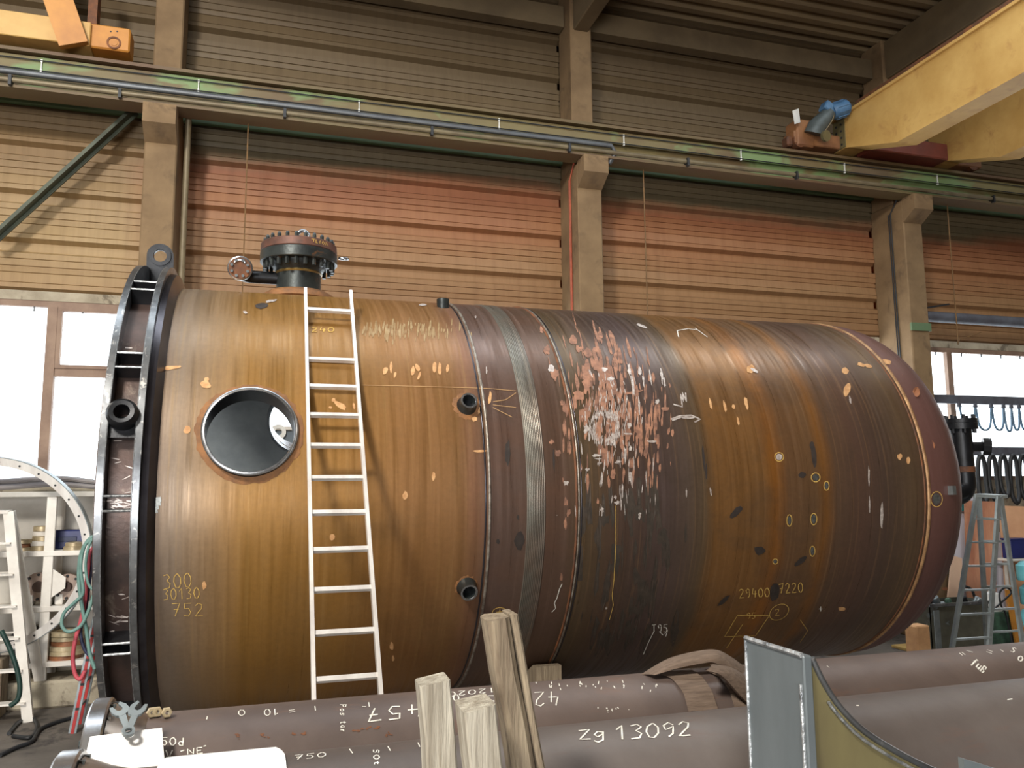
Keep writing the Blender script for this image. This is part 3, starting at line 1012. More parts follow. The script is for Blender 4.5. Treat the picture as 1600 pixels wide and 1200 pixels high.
# second lug eye facing the viewer
lu, lan = tank(191, 647, 2.2)
ld2 = V((0, -cos(lan), sin(lan)))
tn2 = V((0, sin(lan), cos(lan)))
eye = MB().lathe([(0.055, -0.16), (0.055, 0.055), (0.085, 0.06), (0.108, 0.03), (0.108, -0.16)], V((um, 0, 0)) + ld2 * 2.2, ld2, 32).build('lifting_eye', M_black, tk, local=True, smooth=40)
MB().prism([(-0.088, -0.16), (0.088, -0.16), (0.088, 0.0), (-0.088, 0.0)], V((um, 0, 0)) + ld2 * 2.12, X_, tn2, 0.05).build('eye_pad', M_black, tk, local=True)
M_scr = M_whtscr


# --- patches and chalk marks on surfaces
class Surf:
    """maps pixels onto a cylinder; returns points in a parent's local frame"""

    def __init__(s, fn):
        s.fn = fn


def tank_surf(off):
    def f(x, y):
        u, a = tank(x, y)
        r = RT + off
        if UL1 < u < UR0:
            r = 2.045 + off
        if u > US3 + 0.14:
            u2 = (u - US3 - 0.14)
        return tl(u, a, r)
    return f


def strokes(polys, fn, w, nrm):
    """ribbons along polylines; fn maps (x, y) to 3D, nrm gives the outward normal"""
    b = MB()
    for poly in polys:
        pts = []
        for i in range(len(poly) - 1):
            (x0, y0), (x1, y1) = poly[i], poly[i + 1]
            k = max(1, int(math.hypot(x1 - x0, y1 - y0) / 5))
            for j in range(k):
                pts.append(fn(x0 + (x1 - x0) * j / k, y0 + (y1 - y0) * j / k))
        pts.append(fn(*poly[-1]))
        vs, fs = [], []
        for i, p in enumerate(pts):
            d = pts[min(i + 1, len(pts) - 1)] - pts[max(i - 1, 0)]
            if d.length < 1e-6:
                d = V((0, 0, 1))
            sd = d.cross(nrm(p)).normalized() * (w / 2)
            vs += [p - sd, p + sd]
        for i in range(len(pts) - 1):
            fs.append((2 * i, 2 * i + 1, 2 * i + 3, 2 * i + 2))
        b.add(vs, fs)
    return b


def tnrm(p):
    return V((0, p.y, p.z)).normalized()


def blob(b, fn, cx, cy, rx, ry, rot=0.0, n=12, jag=0.25, r_=rnd):
    """irregular patch polygon in pixels mapped on the surface"""
    vs = [fn(cx, cy)]
    for k in range(n):
        t = 2 * pi * k / n
        q = 1 + r_.uniform(-jag, jag)
        dx, dy = rx * cos(t) * q, ry * sin(t) * q
        vs.append(fn(cx + dx * cos(rot) - dy * sin(rot), cy + dx * sin(rot) + dy * cos(rot)))
    b.add(vs, [(0, 1 + k, 1 + (k + 1) % n) for k in range(n)])


ts2, ts3, ts4 = tank_surf(0.0025), tank_surf(0.004), tank_surf(0.0055)


def chalk(name, polys, m, w, label, fn=None, par=None):
    strokes(polys, fn or ts3, w, tnrm).build(name, m, par or tk, label=label, kind='stuff', local=True)


# handwritten stroke font (unit box, y down)
GL = {
    '0': [[(.5, 0), (.15, .2), (.05, .55), (.25, .95), (.6, 1), (.9, .7), (.9, .3), (.6, .02), (.5, 0)]],
    '1': [[(.2, .3), (.6, 0), (.6, 1)]],
    '2': [[(.1, .2), (.4, 0), (.8, .12), (.75, .4), (.35, .75), (.1, 1), (.9, .98)]],
    '3': [[(.1, .08), (.55, 0), (.85, .2), (.45, .45), (.85, .65), (.7, .95), (.1, 1)]],
    '4': [[(.3, 0), (.1, .6), (.95, .6)], [(.7, .25), (.65, 1)]],
    '5': [[(.9, 0), (.2, .02), (.15, .42), (.6, .4), (.85, .7), (.6, 1), (.1, .95)]],
    '7': [[(.05, .05), (.9, 0), (.4, 1)], [(.25, .5), (.8, .48)]],
    '9': [[(.85, .2), (.5, 0), (.15, .2), (.3, .5), (.85, .3), (.8, .8), (.5, 1)]],
    'Z': [[(.05, .05), (.9, 0), (.1, .95), (.95, 1)]],
    'g': [[(.8, .4), (.4, .3), (.15, .6), (.4, .85), (.8, .6), (.85, .35), (.8, 1.2), (.4, 1.4), (.1, 1.2)]],
    'V': [[(.1, 0), (.45, 1), (.9, 0)]],
    'N': [[(.05, 1), (.1, 0), (.85, 1), (.95, 0)]],
    'E': [[(.9, .02), (.15, 0), (.1, 1), (.9, 1)], [(.12, .5), (.7, .48)]],
    'd': [[(.8, 0), (.75, 1), (.3, .98), (.1, .7), (.4, .45), (.75, .6)]],
    '=': [[(.05, .3), (.85, .25)], [(.1, .7), (.9, .65)]],
    '-': [[(.05, .5), (.9, .45)]],
    'f': [[(.8, .1), (.5, 0), (.4, .4), (.35, 1.2)], [(.1, .5), (.75, .45)]],
    'u': [[(.1, .3), (.15, .9), (.6, .95), (.8, .3), (.85, 1)]],
    'B': [[(.1, 0), (.1, 1), (.7, .95), (.8, .65), (.15, .5), (.75, .35), (.6, 0), (.1, 0)]],
    'T': [[(.05, .1), (.95, .02)], [(.5, .05), (.5, 1)]],
    'P': [[(.15, 1), (.15, 0), (.75, .1), (.75, .45), (.15, .55)]],
    'S': [[(.85, .1), (.4, 0), (.15, .25), (.75, .6), (.6, .95), (.1, .95)]],
    'o': [[(.5, .4), (.15, .6), (.3, .95), (.75, .9), (.8, .55), (.5, .4)]],
    't': [[(.5, .1), (.45, .9), (.8, .95)], [(.15, .4), (.8, .38)]],
    'a': [[(.8, .45), (.35, .4), (.15, .75), (.5, .95), (.8, .6), (.85, 1)]],
    'r': [[(.2, .4), (.25, 1)], [(.25, .6), (.7, .42)]],
    "'": [[(.5, 0), (.4, .3)]],
    's': [[(.85, .45), (.4, .4), (.2, .55), (.75, .75), (.6, .95), (.1, .95)]],
    'O': [[(.5, 0), (.15, .2), (.05, .55), (.25, .95), (.6, 1), (.9, .7), (.9, .3), (.6, .02), (.5, 0)]],
}


def word(s, x, y, h, adv, ang=0.0, flip=False, shear=0.0, w=None):
    """stroke word; (x, y) top-left in pixels, h height, adv advance; flip turns it upside down"""
    out = []
    w = w or adv * 0.8
    for i, ch in enumerate(s):
        if ch == ' ':
            continue
        for poly in GL[ch]:
            pp = []
            for gx_, gy in poly:
                lx, ly = i * adv + gx_ * w - (gy * h * shear), gy * h
                if flip:
                    lx, ly = -lx, -ly
                pp.append((x + lx * cos(ang) - ly * sin(ang), y + lx * sin(ang) + ly * cos(ang)))
            out.append(pp)
    return out


chalk('chalk_number', word('300', 254, 898, 22, 16, -0.08) + word('30130', 254, 920, 17, 12, -0.05) + word('752', 268, 942, 20, 18), M_ychalk, 0.0055, 'yellow chalk numbers on the golden plate')
chalk('chalk_number', word('29400', 1154, 920, 14, 10, -0.04) + word('7220', 1216, 912, 15, 10, -0.06), M_ychalk, 0.010, 'yellow chalk numbers near the bottom of the tank')
chalk('chalk_box', [[(1152, 961), (1202, 961), (1180, 993), (1132, 994), (1152, 961)], [(1160, 975), (1135, 1012)]] + word('95', 1166, 957, 9, 8), M_ychalk, 0.009, 'yellow chalk parallelogram with number')
chalk('chalk_number', word('T95', 1018, 975, 12, 9) + [[(1022, 985), (1012, 1005), (1005, 1022)], [(1030, 986), (1036, 992), (1043, 984), (1040, 994)]], M_chalk, 0.008, 'white chalk number under the dark scraped area')
chalk('chalk_circle', [[(1217 + 15 * cos(t), 956 + 12 * sin(t) - 4 * cos(t)) for t in [2 * pi * k / 18 for k in range(19)]]] + word('2', 1210, 951, 10, 10), M_ychalk, 0.007, 'circled yellow chalk number')
chalk('chalk_circle', [[(781 + 12 * cos(t), 957 + 8 * sin(t)) for t in [2 * pi * k / 18 for k in range(19)]]] + [[(775, 956), (787, 955)], [(781, 952), (780, 962)]], M_ychalk, 0.007, 'circled yellow chalk mark above the timbers')
chalk('chalk_cross', [[(1279, 951), (1285, 951)], [(1282, 947), (1282, 955)]], M_chalk, 0.008, 'small white chalk cross')
chalk('chalk_line', [[(564, 602), (660, 604), (760, 607), (806, 611)], [(770, 628), (790, 625), (806, 614)], [(770, 633), (806, 637)], [(770, 637), (800, 652)]], mat('thin_scribe_line', (176, 140, 96), (160, 124, 84), 4, 0.8), 0.006, 'thin scribed layout lines')
chalk('chalk_line', [[(1060, 527), (1058, 517), (1075, 514), (1090, 516)], [(1086, 513), (1105, 527)]], M_chalk, 0.011, 'white squiggle near the top of the tank')
chalk('chalk_line', [[(1052, 632), (1066, 636), (1063, 616), (1068, 628), (1066, 613), (1072, 628), (1071, 614)], [(1048, 655), (1062, 650), (1080, 649), (1094, 655), (1085, 660)], [(1050, 657), (1064, 652)]], M_whtscr, 0.014, 'white ground marks right of the copper patches')
chalk('chalk_number', word('240', 486, 512, 7, 13), M_ychalk, 0.010, 'faint chalk number behind the ladder')
chalk('chalk_line', [[(862, 956), (868, 950), (866, 942), (870, 934), (874, 920), (878, 912)]], M_chalk, 0.008, 'small chalk scribble beside the seam')
chalk('chalk_line', [[(980, 745), (960, 790), (962, 850), (958, 905), (955, 950), (950, 968)]][:0] + [[(962, 790), (962, 850), (959, 905), (956, 930), (958, 945), (952, 968)]], M_ychalk, 0.006, 'long thin wavy chalk line')
chalk('chalk_line', [[(1008 + 30, 948), (1044, 955), (1050, 960)][:0] or [(1250, 968), (1262, 985), (1250, 1003)]], M_ychalk, 0.006, 'short curved chalk line low on the tank')

# circled test spots
for cx, cy, rx, ry in ((1217, 714, 7, 7), (1463, 780, 9, 12), (1274, 746, 7, 7), (1233, 813, 4, 9), (1271, 811, 5, 9), (1269, 861, 4, 8), (1291, 759, 4, 7), (1211, 877, 4, 4)):
    uu, aa = tank(cx, cy)
    if uu > US3 + 0.1:
        continue
    b = MB()
    blob(b, ts3, cx, cy, rx * 0.75, ry * 0.75, 0, 10, 0.1)
    sp_ = b.build('ground_spot', M_greyscr if cx != 1217 else M_whtscr, tk, local=True)
    chalk('spot_circle', [[(cx + rx * cos(t), cy + ry * sin(t)) for t in [2 * pi * k / 14 for k in range(15)]]], M_ychalk, 0.008, None)

# scraped orange and white dabs
dabs = MB()
for cx, cy, rx, ry, ro in ((268, 575, 18, 3, -.1), (321, 601, 9, 5, .2), (323, 593, 4, 4, .8), (292, 672, 5, 6, .5), (319, 914, 4, 7, 0), (602, 580, 4, 7, .4), (611, 573, 2.5, 9, 0), (617, 586, 2, 5, .1), (645, 580, 3, 8, .2), (652, 574, 3, 6, -.4), (655, 588, 2, 6, .3), (679, 575, 3, 9, 0), (687, 576, 3, 9, 0), (699, 576, 2.5, 6, 0), (531, 633, 12, 4, .6), (521, 625, 3, 3, 0), (553, 635, 2, 5, -.2), (516, 637, 3, 2, 0), (633, 774, 4, 7, .1), (519, 839, 4, 5, 0), (750, 705, 10, 1.8, 0), (677, 745, 3, 7, 0), (612, 1009, 3, 6, 0), (614, 1028, 2, 5, 0), (765, 623, 2.5, 10, .1), (718, 624, 5, 5, 0), (746, 641, 4, 6, 0), (741, 655, 4, 4, 0), (1323, 609, 6, 12, .3), (1172, 577, 7, 7, 0), (1110, 631, 2, 9, -.2), (1132, 634, 2, 10, -.2), (1146, 636, 2.5, 4, 0), (1166, 631, 2.5, 11, -.2), (1153, 658, 2, 8, -.2), (1385, 566, 8, 4, .3), (1345, 570, 6, 3, .3), (1356, 572, 6, 2.5, .3), (1320, 579, 6, 5, .6), (1315, 951, 6, 3, 0), (1405, 714, 4, 5, 0), (1419, 719, 3, 6, 0)):
    blob(dabs, ts3, cx, cy, rx, ry, ro, 10, 0.22)
dabs.build('scraped_patches', M_orgscr, tk, kind='stuff', local=True)
wd = MB()
for cx, cy, rx, ry, ro in ((383, 489, 4, 2, .3), (424, 471, 9, 2, -.2), (1178, 579, 6, 2.5, .5), (1328, 625, 1.5, 6, -.2), (1357, 745, 1.5, 16, 0), (1377, 805, 2.5, 18, 0), (1358, 790, 1.2, 14, 0), (661, 477, 6, 1.5, 0), (743, 496, 1.5, 2, 0), (1003, 510, 9, 2, .4), (1000, 508, 4, 1, .4), (1075, 653, 12, 2, 0), (1018, 690, 8, 2, 0), (760, 580, 1, 6, 0)):
    blob(wd, ts4, cx, cy, rx, ry, ro, 10, 0.25)
scf = MB()
for k in range(140):
    cx = rnd.choice([rnd.gauss(610, 22), rnd.gauss(660, 34)])
    blob(scf, ts3, cx, rnd.gauss(515, 6), rnd.uniform(.4, 1.6), rnd.uniform(2, 9), 0.05, 6, 0.3)
scf.build('pale_scuffs', mat('pale_scuff', (166, 142, 104), (146, 118, 78), 10, 0.5, 0.3), tk, kind='stuff', local=True)
wd.build('ground_white_marks', M_whtscr, tk, kind='stuff', local=True)
dk = MB()
for cx, cy, rx, ry, ro in ((793, 708, 4, 19, .05), (778, 846, 3, 4, 0), (1271, 711, 4, 18, -.12), (1268, 696, 3, 6, 0), (1131, 938, 12, 3, -.7), (1210, 925, 8, 13, .1), (1150, 800, 12, 5, -.7), (1187, 860, 9, 7, 0), (1253, 742, 6, 5, 0), (811, 845, 8, 14, 0), (809, 808, 2, 4, 0), (1099, 715, 2, 20, -.08), (1103, 737, 1.5, 12, 0), (865, 720, 1.5, 18, -.03), (1486, 768, 0.1, .1, 0), (1250, 877, 12, 4, -.6), (410, 478, 10, 5, 0)):
    blob(dk, ts3, cx, cy, rx, ry, ro, 10, 0.2)
dk.build('dark_burn_spots', M_darkspot, tk, kind='stuff', local=True)

# dense scraped field in the middle of the tank
r2 = random.Random(11)
cop, whi = MB(), MB()


def lean(y):
    return -0.22 * max(0, (640 - y)) / 100.0


for cx, cy, rx, ry in ((855, 545, 7, 9), (868, 585, 9, 9), (848, 515, 6, 6), (895, 530, 9, 9), (916, 552, 12, 8), (904, 545, 8, 7), (931, 546, 7, 5), (936, 525, 6, 12), (955, 530, 5, 14), (962, 545, 3, 12), (918, 575, 9, 14), (915, 595, 10, 18), (905, 618, 10, 8), (918, 640, 5, 14), (912, 652, 6, 12), (897, 628, 5, 14), (932, 565, 6, 18), (942, 580, 8, 26), (952, 575, 8, 22), (962, 575, 6, 18), (970, 600, 5, 20), (955, 605, 9, 24), (940, 630, 9, 22), (975, 640, 5, 16), (960, 650, 6, 18), (985, 650, 4, 20), (1002, 690, 5, 30), (1010, 700, 4, 24), (1024, 670, 4, 24), (1027, 690, 4, 14), (1014, 722, 4, 14), (1018, 640, 4, 18), (1034, 655, 2, 14), (940, 705, 10, 14), (945, 720, 8, 10), (985, 725, 6, 12), (884, 640, 5, 14), (882, 670, 4, 10), (890, 700, 4, 12), (871, 708, 7, 6), (860, 690, 5, 5), (888, 800, 4, 8), (883, 815, 6, 12), (884, 782, 4, 8), (880, 630, 6, 6), (985, 615, 14, 2.5), (1000, 611, 8, 2), (1040, 640, 10, 4), (985, 575, 4, 14), (1014, 590, 3, 7), (878, 900, 4, 8), (988, 745, 4, 10), (958, 740, 6, 10), (996, 668, 4, 14)):
    for kk in range(3):
        blob(cop, ts3, cx + r2.uniform(-.45, .45) * rx, cy + r2.uniform(-.4, .4) * ry, rx * r2.uniform(.3, .6), ry * r2.uniform(.5, .8), lean(cy), 11, 0.4, r2)
for k in range(300):
    cx = r2.gauss(948, 36) if k % 4 else r2.gauss(1000, 26)
    cy = r2.gauss(630, 58) if k % 4 else r2.gauss(660, 50)
    if 500 < cy < 800 and 862 < cx < 1062:
        blob(cop, ts3, cx + 0.12 * (cy - 640), cy, r2.uniform(0.5, 2.4), r2.uniform(4, 18), lean(cy) + r2.uniform(-.05, .05), 7, 0.4, r2)
for cx, cy, rx, ry in ((862, 577, 6, 7), (916, 670, 6, 9), (920, 680, 3, 10), (944, 578, 6, 4), (955, 592, 7, 3), (983, 580, 3, 14), (988, 600, 3, 24), (998, 632, 2.5, 18), (999, 580, 3.5, 10), (1005, 594, 2.5, 12), (1016, 590, 2.2, 14), (1033, 585, 2.5, 16), (1038, 598, 2, 10), (1026, 628, 4, 4), (983, 664, 4, 6), (980, 678, 9, 2), (985, 700, 3, 5), (932, 712, 9, 2.5), (935, 717, 8, 1.5), (936, 724, 5, 3), (918, 734, 4, 3), (960, 690, 3, 12), (976, 710, 3, 14), (940, 750, 2, 12), (985, 745, 3, 16), (972, 765, 2, 12), (940, 797, 4, 4), (999, 806, 3, 7), (964, 786, 5, 4), (884, 755, 5, 4), (1072, 770, 1.5, 8), (1110, 768, 2, 8), (961, 776, 3, 4), (947, 950, 2, 3), (870, 805, 1, 1), (966, 722, 7, 3)):
    blob(whi, ts4, cx, cy, rx * 0.75, ry * 0.8, lean(cy), 12, 0.45, r2)
for k in range(260):
    t = r2.uniform(0, 2 * pi)
    if k % 2:
        cx, cy = 945 + 26 * cos(t) * r2.uniform(.6, 1), 668 + 26 * sin(t) * r2.uniform(.7, 1)
    else:
        cx, cy = r2.gauss(956, 20), r2.gauss(640, 26)
    blob(whi, ts4, cx, cy, r2.uniform(0.3, 0.9), r2.uniform(2, 9), lean(cy) + r2.uniform(-.3, .3), 6, 0.3, r2)
for k in range(40):
    cx = r2.gauss(965, 30)
    cy = r2.uniform(690, 800)
    blob(whi, ts4, cx, cy, r2.uniform(0.4, 1.0), r2.uniform(4, 13), r2.uniform(-.1, .1), 6, 0.3, r2)
cop.build('copper_scrapes', M_copscr, midsh, kind='stuff', local=True)
whi.build('white_grinding_marks', M_whtscr, midsh, kind='stuff', local=True)
dk2 = MB()
for k in range(80):
    cx = r2.gauss(975, 40)
    cy = r2.uniform(770, 1010)
    if 905 < cx < 1075:
        blob(dk2, ts2, cx, cy, r2.uniform(1, 7), r2.uniform(6, 34), 0.0 if cy < 850 else 0.0015 * (cy - 850), 10, 0.4, r2)
dk2.build('dark_scale_flakes', mat('dark_scale', (80, 70, 62), (64, 58, 52), 12, 0.5, 0.3), midsh, kind='stuff', local=True)
# light scratches across the flange drum
fl = MB()
for k in range(120):
    band = r2.choice([(540, 548, .4), (560, 580, 1), (660, 690, 2.2), (700, 770, .7), (780, 795, 2.5), (870, 960, .8), (960, 1000, 2.6)])
    cy = r2.uniform(band[0], band[1])
    cx = 190 - 8 * (cy - 700) / 200 + r2.uniform(-18, 16)
    if r2.random() > band[2] / 2.6:
        continue
    u, a = tank(cx, cy, 2.05)
    if UL1 + 0.01 < u < UR0 - 0.01:
        blob(fl, lambda x, y: tl(tank(x, y, 2.05)[0], tank(x, y, 2.05)[1], 2.05), cx, cy, r2.uniform(2, 9), r2.uniform(.5, 1.4), r2.uniform(-.5, .5), 6, 0.3, r2)
fl.build('drum_scratches', M_whtscr, tk, kind='stuff', local=True)
chalk('taped_scrap', [[(236, 782), (252, 780)], [(237, 788), (251, 786)], [(238, 794), (248, 792)], [(240, 799), (246, 797)]], M_greyscr, 0.035, 'grey scrap of tape on the golden plate')

# --- round manhole neck
hd = V((0, -cos(HA), sin(HA)))
ht = V((0, sin(HA), cos(HA)))
hc = V((HU, 0, 0))
neck = MB().lathe([(HR - 0.022, 1.80), (HR - 0.022, 2.035), (HR, 2.035), (HR + 0.004, 2.02), (HR + 0.004, 1.80)], hc, hd, 96).build('manhole_neck', M_black, tk, local=True, smooth=40)
MB().lathe([(HR - 0.024, 2.034), (HR - 0.02, 2.042), (HR + 0.002, 2.042), (HR + 0.008, 2.032)], hc, hd, 96).build('manhole_rim', M_steel, neck, local=True, smooth=60)


def curved_ring(cu, ca, r0, r1, off, m, name, jag=0.0, n=72, par=None):
    """ring lying on the shell around an opening"""
    b = MB()
    vs = []
    rr_ = random.Random(3)
    for k in range(n):
        t = 2 * pi * k / n
        for j, rad_ in enumerate((r0, (r0 + r1) / 2, r1 * (1 + (rr_.uniform(-jag, jag)))) ):
            du, ds = rad_ * cos(t), rad_ * sin(t)
            vs.append(tl(cu + du, ca + math.asin(max(-1, min(1, ds / RT))), RT + off * (1 if j < 2 else 0.4)))
    fs = []
    for k in range(n):
        j = (k + 1) % n
        for i in range(2):
            fs.append((k * 3 + i, j * 3 + i, j * 3 + i + 1, k * 3 + i + 1))
    b.add(vs, fs)
    return b.build(name, m, par or tk, local=True, smooth=60)


curved_ring(HU, HA, HR - 0.005, HR + 0.05, 0.010, M_rustpad, 'burnt_ring', 0.025)
# far manhole ring
fd = V((0, -cos(FA), sin(FA)))
MB().lathe([(FR, 1.86), (FR, 2.12), (FR + 0.03, 2.12), (FR + 0.03, 1.86)], V((FU, 0, 0)), fd, 64, closed=True).build('far_manhole_neck', M_steel, tk, local=True, smooth=40)

# --- small nozzles
def stub(px, py, r, h, halo, name='pipe_stub'):
    u, a = tank(px, py)
    d = V((0, -cos(a), sin(a)))
    MB().lathe([(r * 0.78, RT - 0.02), (r * 0.78, RT + h), (r, RT + h), (r, RT + 0.03), (r * 1.25, RT + 0.002), (r * 1.25, RT - 0.01)], V((u, 0, 0)), d, 32).build(name, M_nozz, tk, local=True, smooth=40)
    MB().lathe([(r * 0.76, RT + h + 0.001), (r * 0.8, RT + h + 0.004), (r * 1.0, RT + h + 0.003)], V((u, 0, 0)), d, 32).build('stub_edge', M_steel, tk, local=True, smooth=40)
    MB().lathe([(0, RT + 0.004), (r * 0.78, RT + 0.004)], V((u, 0, 0)), d, 24).build('stub_bore', M_black, tk, local=True)
    curved_ring(u, a, r * 1.15, r * halo, 0.006, M_rustpad, 'burnt_ring', 0.12, 40)


stub(729, 634, 0.072, 0.095, 1.7)
stub(729, 917, 0.072, 0.095, 1.4)
# stub on top
u, a = tank(690, 481)
q = tloc(atY(684, 487, 7.9))
bz = q.z
yy = -sqrt(RT * RT - bz * bz)
MB().lathe([(0.046, 0.075), (0.046, 0.0), (0.062, -0.03), (0.062, 0.075)], V((q.x, yy, bz)), Z_, 28, closed=True).build('pipe_stub', M_nozz, tk, local=True, smooth=40)

# --- manway nozzle on top
mn = V((0.245, 0, -0.085))
MB().lathe([(0.225, 2.03), (0.225, 2.36), (0.235, 2.37), (0.30, 2.47), (0.30, 2.5)], mn, Z_, 48).build('manway_neck', M_nozz, tk, local=True, smooth=40)
MB().lathe([(0.228, 2.345), (0.24, 2.36), (0.232, 2.375)], mn, Z_, 48).build('neck_weld', mat('brassy_weld', (150, 128, 76), (110, 92, 60), 8, 0.4, 0.5), tk, local=True, smooth=60)
MB().lathe([(0.18, 2.46), (0.385, 2.46), (0.392, 2.468), (0.392, 2.565), (0.385, 2.572), (0.18, 2.572)], mn, Z_, 64).build('manway_flange', M_nozz, tk, local=True, smooth=40)
cov = MB().lathe([(0.0, 2.574), (0.385, 2.574), (0.39, 2.58), (0.385, 2.655), (0.375, 2.664), (0.0, 2.664)], mn, Z_, 64).build('blind_cover', mat('cover_rusty', (112, 74, 60), (76, 56, 50), 6, 0.55, 0.3), tk, local=True, smooth=40)
for k in range(24):
    t = 2 * pi * (k + 0.5) / 24
    e = V((cos(t), sin(t), 0)) * 0.345
    MB().lathe([(0, 2.385), (0.022, 2.385), (0.022, 2.46), (0, 2.46)], mn + e, Z_, 6).build('flange_nut', M_nozz, cov, local=True)
    MB().lathe([(0, 2.664), (0.022, 2.664), (0.022, 2.70), (0.014, 2.72), (0, 2.72)], mn + e, Z_, 6).build('flange_bolt', M_nozz, cov, local=True)
# lifting eye on the cover
MB().tube([mn + V((0.03, -0.1, 2.73)) + V((0.06 * cos(t), 0, 0.075 * sin(t))) for t in [2 * pi * k / 20 for k in range(20)]], 0.02, 8, closed=True).build('cover_eyebolt', M_steel, cov, local=True, smooth=60)
MB().box(mn + V((-0.03, -0.13, 2.66)), mn + V((0.09, -0.07, 2.68))).build('eyebolt_base', M_steel, cov, local=True)
MB().tube([mn + V((0.40, -0.05, 2.55)) + V((0.055 + 0.05 * cos(t), 0.03 * sin(t), 0)) for t in [2 * pi * k / 16 for k in range(16)]], 0.01, 6, closed=True).build('cover_shackle', M_steel, cov, local=True, smooth=60)
# chalk lettering on the cover and flange edges
b = MB()


def rimfn(r, z0, k):
    def f(x, y):
        t = -pi / 2 + x / r
        return mn + V((r * cos(t), r * sin(t), z0 - y * k))
    return f


strokes([[(px_, py_) for px_, py_ in pl] for pl in word('SLAG', 0.09, 0.0, 0.05, 0.036) if True] if False else [[(0.1, 0.012), (0.13, 0.01), (0.12, 0.04)], [(0.15, 0.01), (0.15, 0.045), (0.17, 0.045)], [(0.185, 0.045), (0.195, 0.01), (0.205, 0.045)], [(0.23, 0.01), (0.22, 0.03), (0.235, 0.045), (0.25, 0.03), (0.23, 0.01)], [(0.27, 0.012), (0.265, 0.045)], [(0.29, 0.02), (0.30, 0.045)]], rimfn(0.392, 2.65, 1.0), 0.007, lambda p: V((p.x - mn.x, p.y, 0)).normalized()).build('chalk_lettering', M_ychalk, cov, local=True)
mn = V((0.245, 0, 0))
# rusty saddle pad
MB().lathe([(0.22, 2.085), (0.30, 2.07), (0.365, 2.03), (0.372, 1.985), (0.30, 1.95)], mn, Z_, 64).build('saddle_pad', M_rustpad, tk, local=True, smooth=50)
# side branch with flange facing the viewer
bz = tloc(atY(400, 433, 8.45)).z
pts = [V((mn.x - 0.2, 0, bz)), V((-0.20, 0, bz))] + [V((-0.33 + 0.0, 0, bz)) + V((0.13 - 0.13 * sin(t), -0.13 + 0.13 * cos(t) - 0.0, 0)) for t in [pi / 2 * k / 8 for k in range(1, 9)]]
brn = MB().tube(pts, 0.066, 20).build('branch_pipe', M_black, tk, local=True, smooth=40)
fc = pts[-1] + V((0, -0.02, 0.04))
dirn = V((-0.08, -0.95, -0.18)).normalized()
fl1 = MB().lathe([(0, 0), (0.118, 0), (0.122, 0.006), (0.122, 0.055), (0.116, 0.06), (0, 0.06)], fc, dirn, 40).build('branch_flange', M_steel, brn, local=True, smooth=40)
MB().lathe([(0, 0), (0.108, 0), (0.108, 0.006), (0, 0.006)], fc + dirn * 0.06, dirn, 40).build('branch_blind', M_rust, brn, local=True, smooth=40)
ux_ = dirn.cross(Z_).normalized()
uy_ = ux_.cross(dirn)
for k in range(8):
    t = 2 * pi * (k + .5) / 8
    MB().lathe([(0, 0), (0.016, 0), (0.016, 0.022), (0, 0.022)], fc + dirn * 0.066 + (ux_ * cos(t) + uy_ * sin(t)) * 0.082, dirn, 6).build('branch_bolt', M_nozz, brn, local=True)
MB().tube([fc + dirn * 0.07 + uy_ * 0.05 + ux_ * (0.05 * cos(t)) + uy_ * (0.03 * sin(t)) for t in [pi * k / 10 for k in range(11)]], 0.013, 8).build('branch_handle', M_steel, brn, local=True, smooth=60)

# --- nozzle on the dished end
YN = 8.0
nb = tloc(atY(1503, 700, YN))
zt = tloc(atY(1503, 658, YN)).z
zf = tloc(atY(1503, 671, YN)).z
zb_ = tloc(atY(1503, 766, YN)).z
pts = [V((nb.x, nb.y, zf)), V((nb.x, nb.y, zb_ + 0.1))] + [V((nb.x - 0.16, nb.y, zb_ + 0.1)) + V((0.16 * cos(t), 0, -0.16 * sin(t))) for t in [pi / 2 * k / 8 for k in range(1, 9)]] + [V((7.3, nb.y, zb_ - 0.06))]
en = MB().tube(pts, 0.125, 24).build('end_nozzle_pipe', M_black, tk, local=True, smooth=40)
MB().lathe([(0, 0), (0.2, 0), (0.2, 0.075), (0, 0.075)], V((nb.x, nb.y, zf)), Z_, 32).build('end_nozzle_flange', M_black, en, local=True, smooth=40)
MB().lathe([(0, 0), (0.2, 0), (0.2, 0.05), (0, 0.05)], V((nb.x, nb.y, zf + 0.08)), Z_, 32).build('end_nozzle_blind', M_black, en, local=True, smooth=40)
MB().lathe([(0.124, 0), (0.129, 0.005), (0.129, 0.07), (0.124, 0.075)], V((nb.x, nb.y, zb_ + 0.22)), Z_, 24).build('rust_collar', M_rust, en, local=True, smooth=40)
for k in range(8):
    t = 2 * pi * (k + .3) / 8
    MB().lathe([(0, -0.05), (0.02, -0.05), (0.02, 0.18), (0, 0.18)], V((nb.x + 0.165 * cos(t), nb.y + 0.165 * sin(t), zf)), Z_, 6).build('end_flange_bolt', M_black, en, local=True)
sb = tloc(atY(1536, 698, YN))
MB().tube([V((nb.x, nb.y, sb.z)), V((sb.x, nb.y - 0.05, sb.z))], 0.06, 16).build('side_branch', M_black, en, local=True, smooth=40)
MB().lathe([(0, -0.04), (0.11, -0.04), (0.11, 0.05), (0.0, 0.05)], V((sb.x, nb.y - 0.05, sb.z)), V((0.75, -0.6, -0.1)), 10).build('side_flange', M_black, en, local=True)
# lug on the head and small stub


def headhit(x, y):
    d = ray(x, y)
    t = 6.0
    while t < 14:
        q = tloc(CAM + d * t)
        e = ((q.x - US3 - 0.14) / 1.14) ** 2 + (q.y * q.y + q.z * q.z) / (RT * RT)
        if q.x > US3 + 0.14 and e < 1:
            break
        t += 0.004
    return q, V(((q.x - US3 - 0.14) / 1.3, q.y / 4, q.z / 4)).normalized()


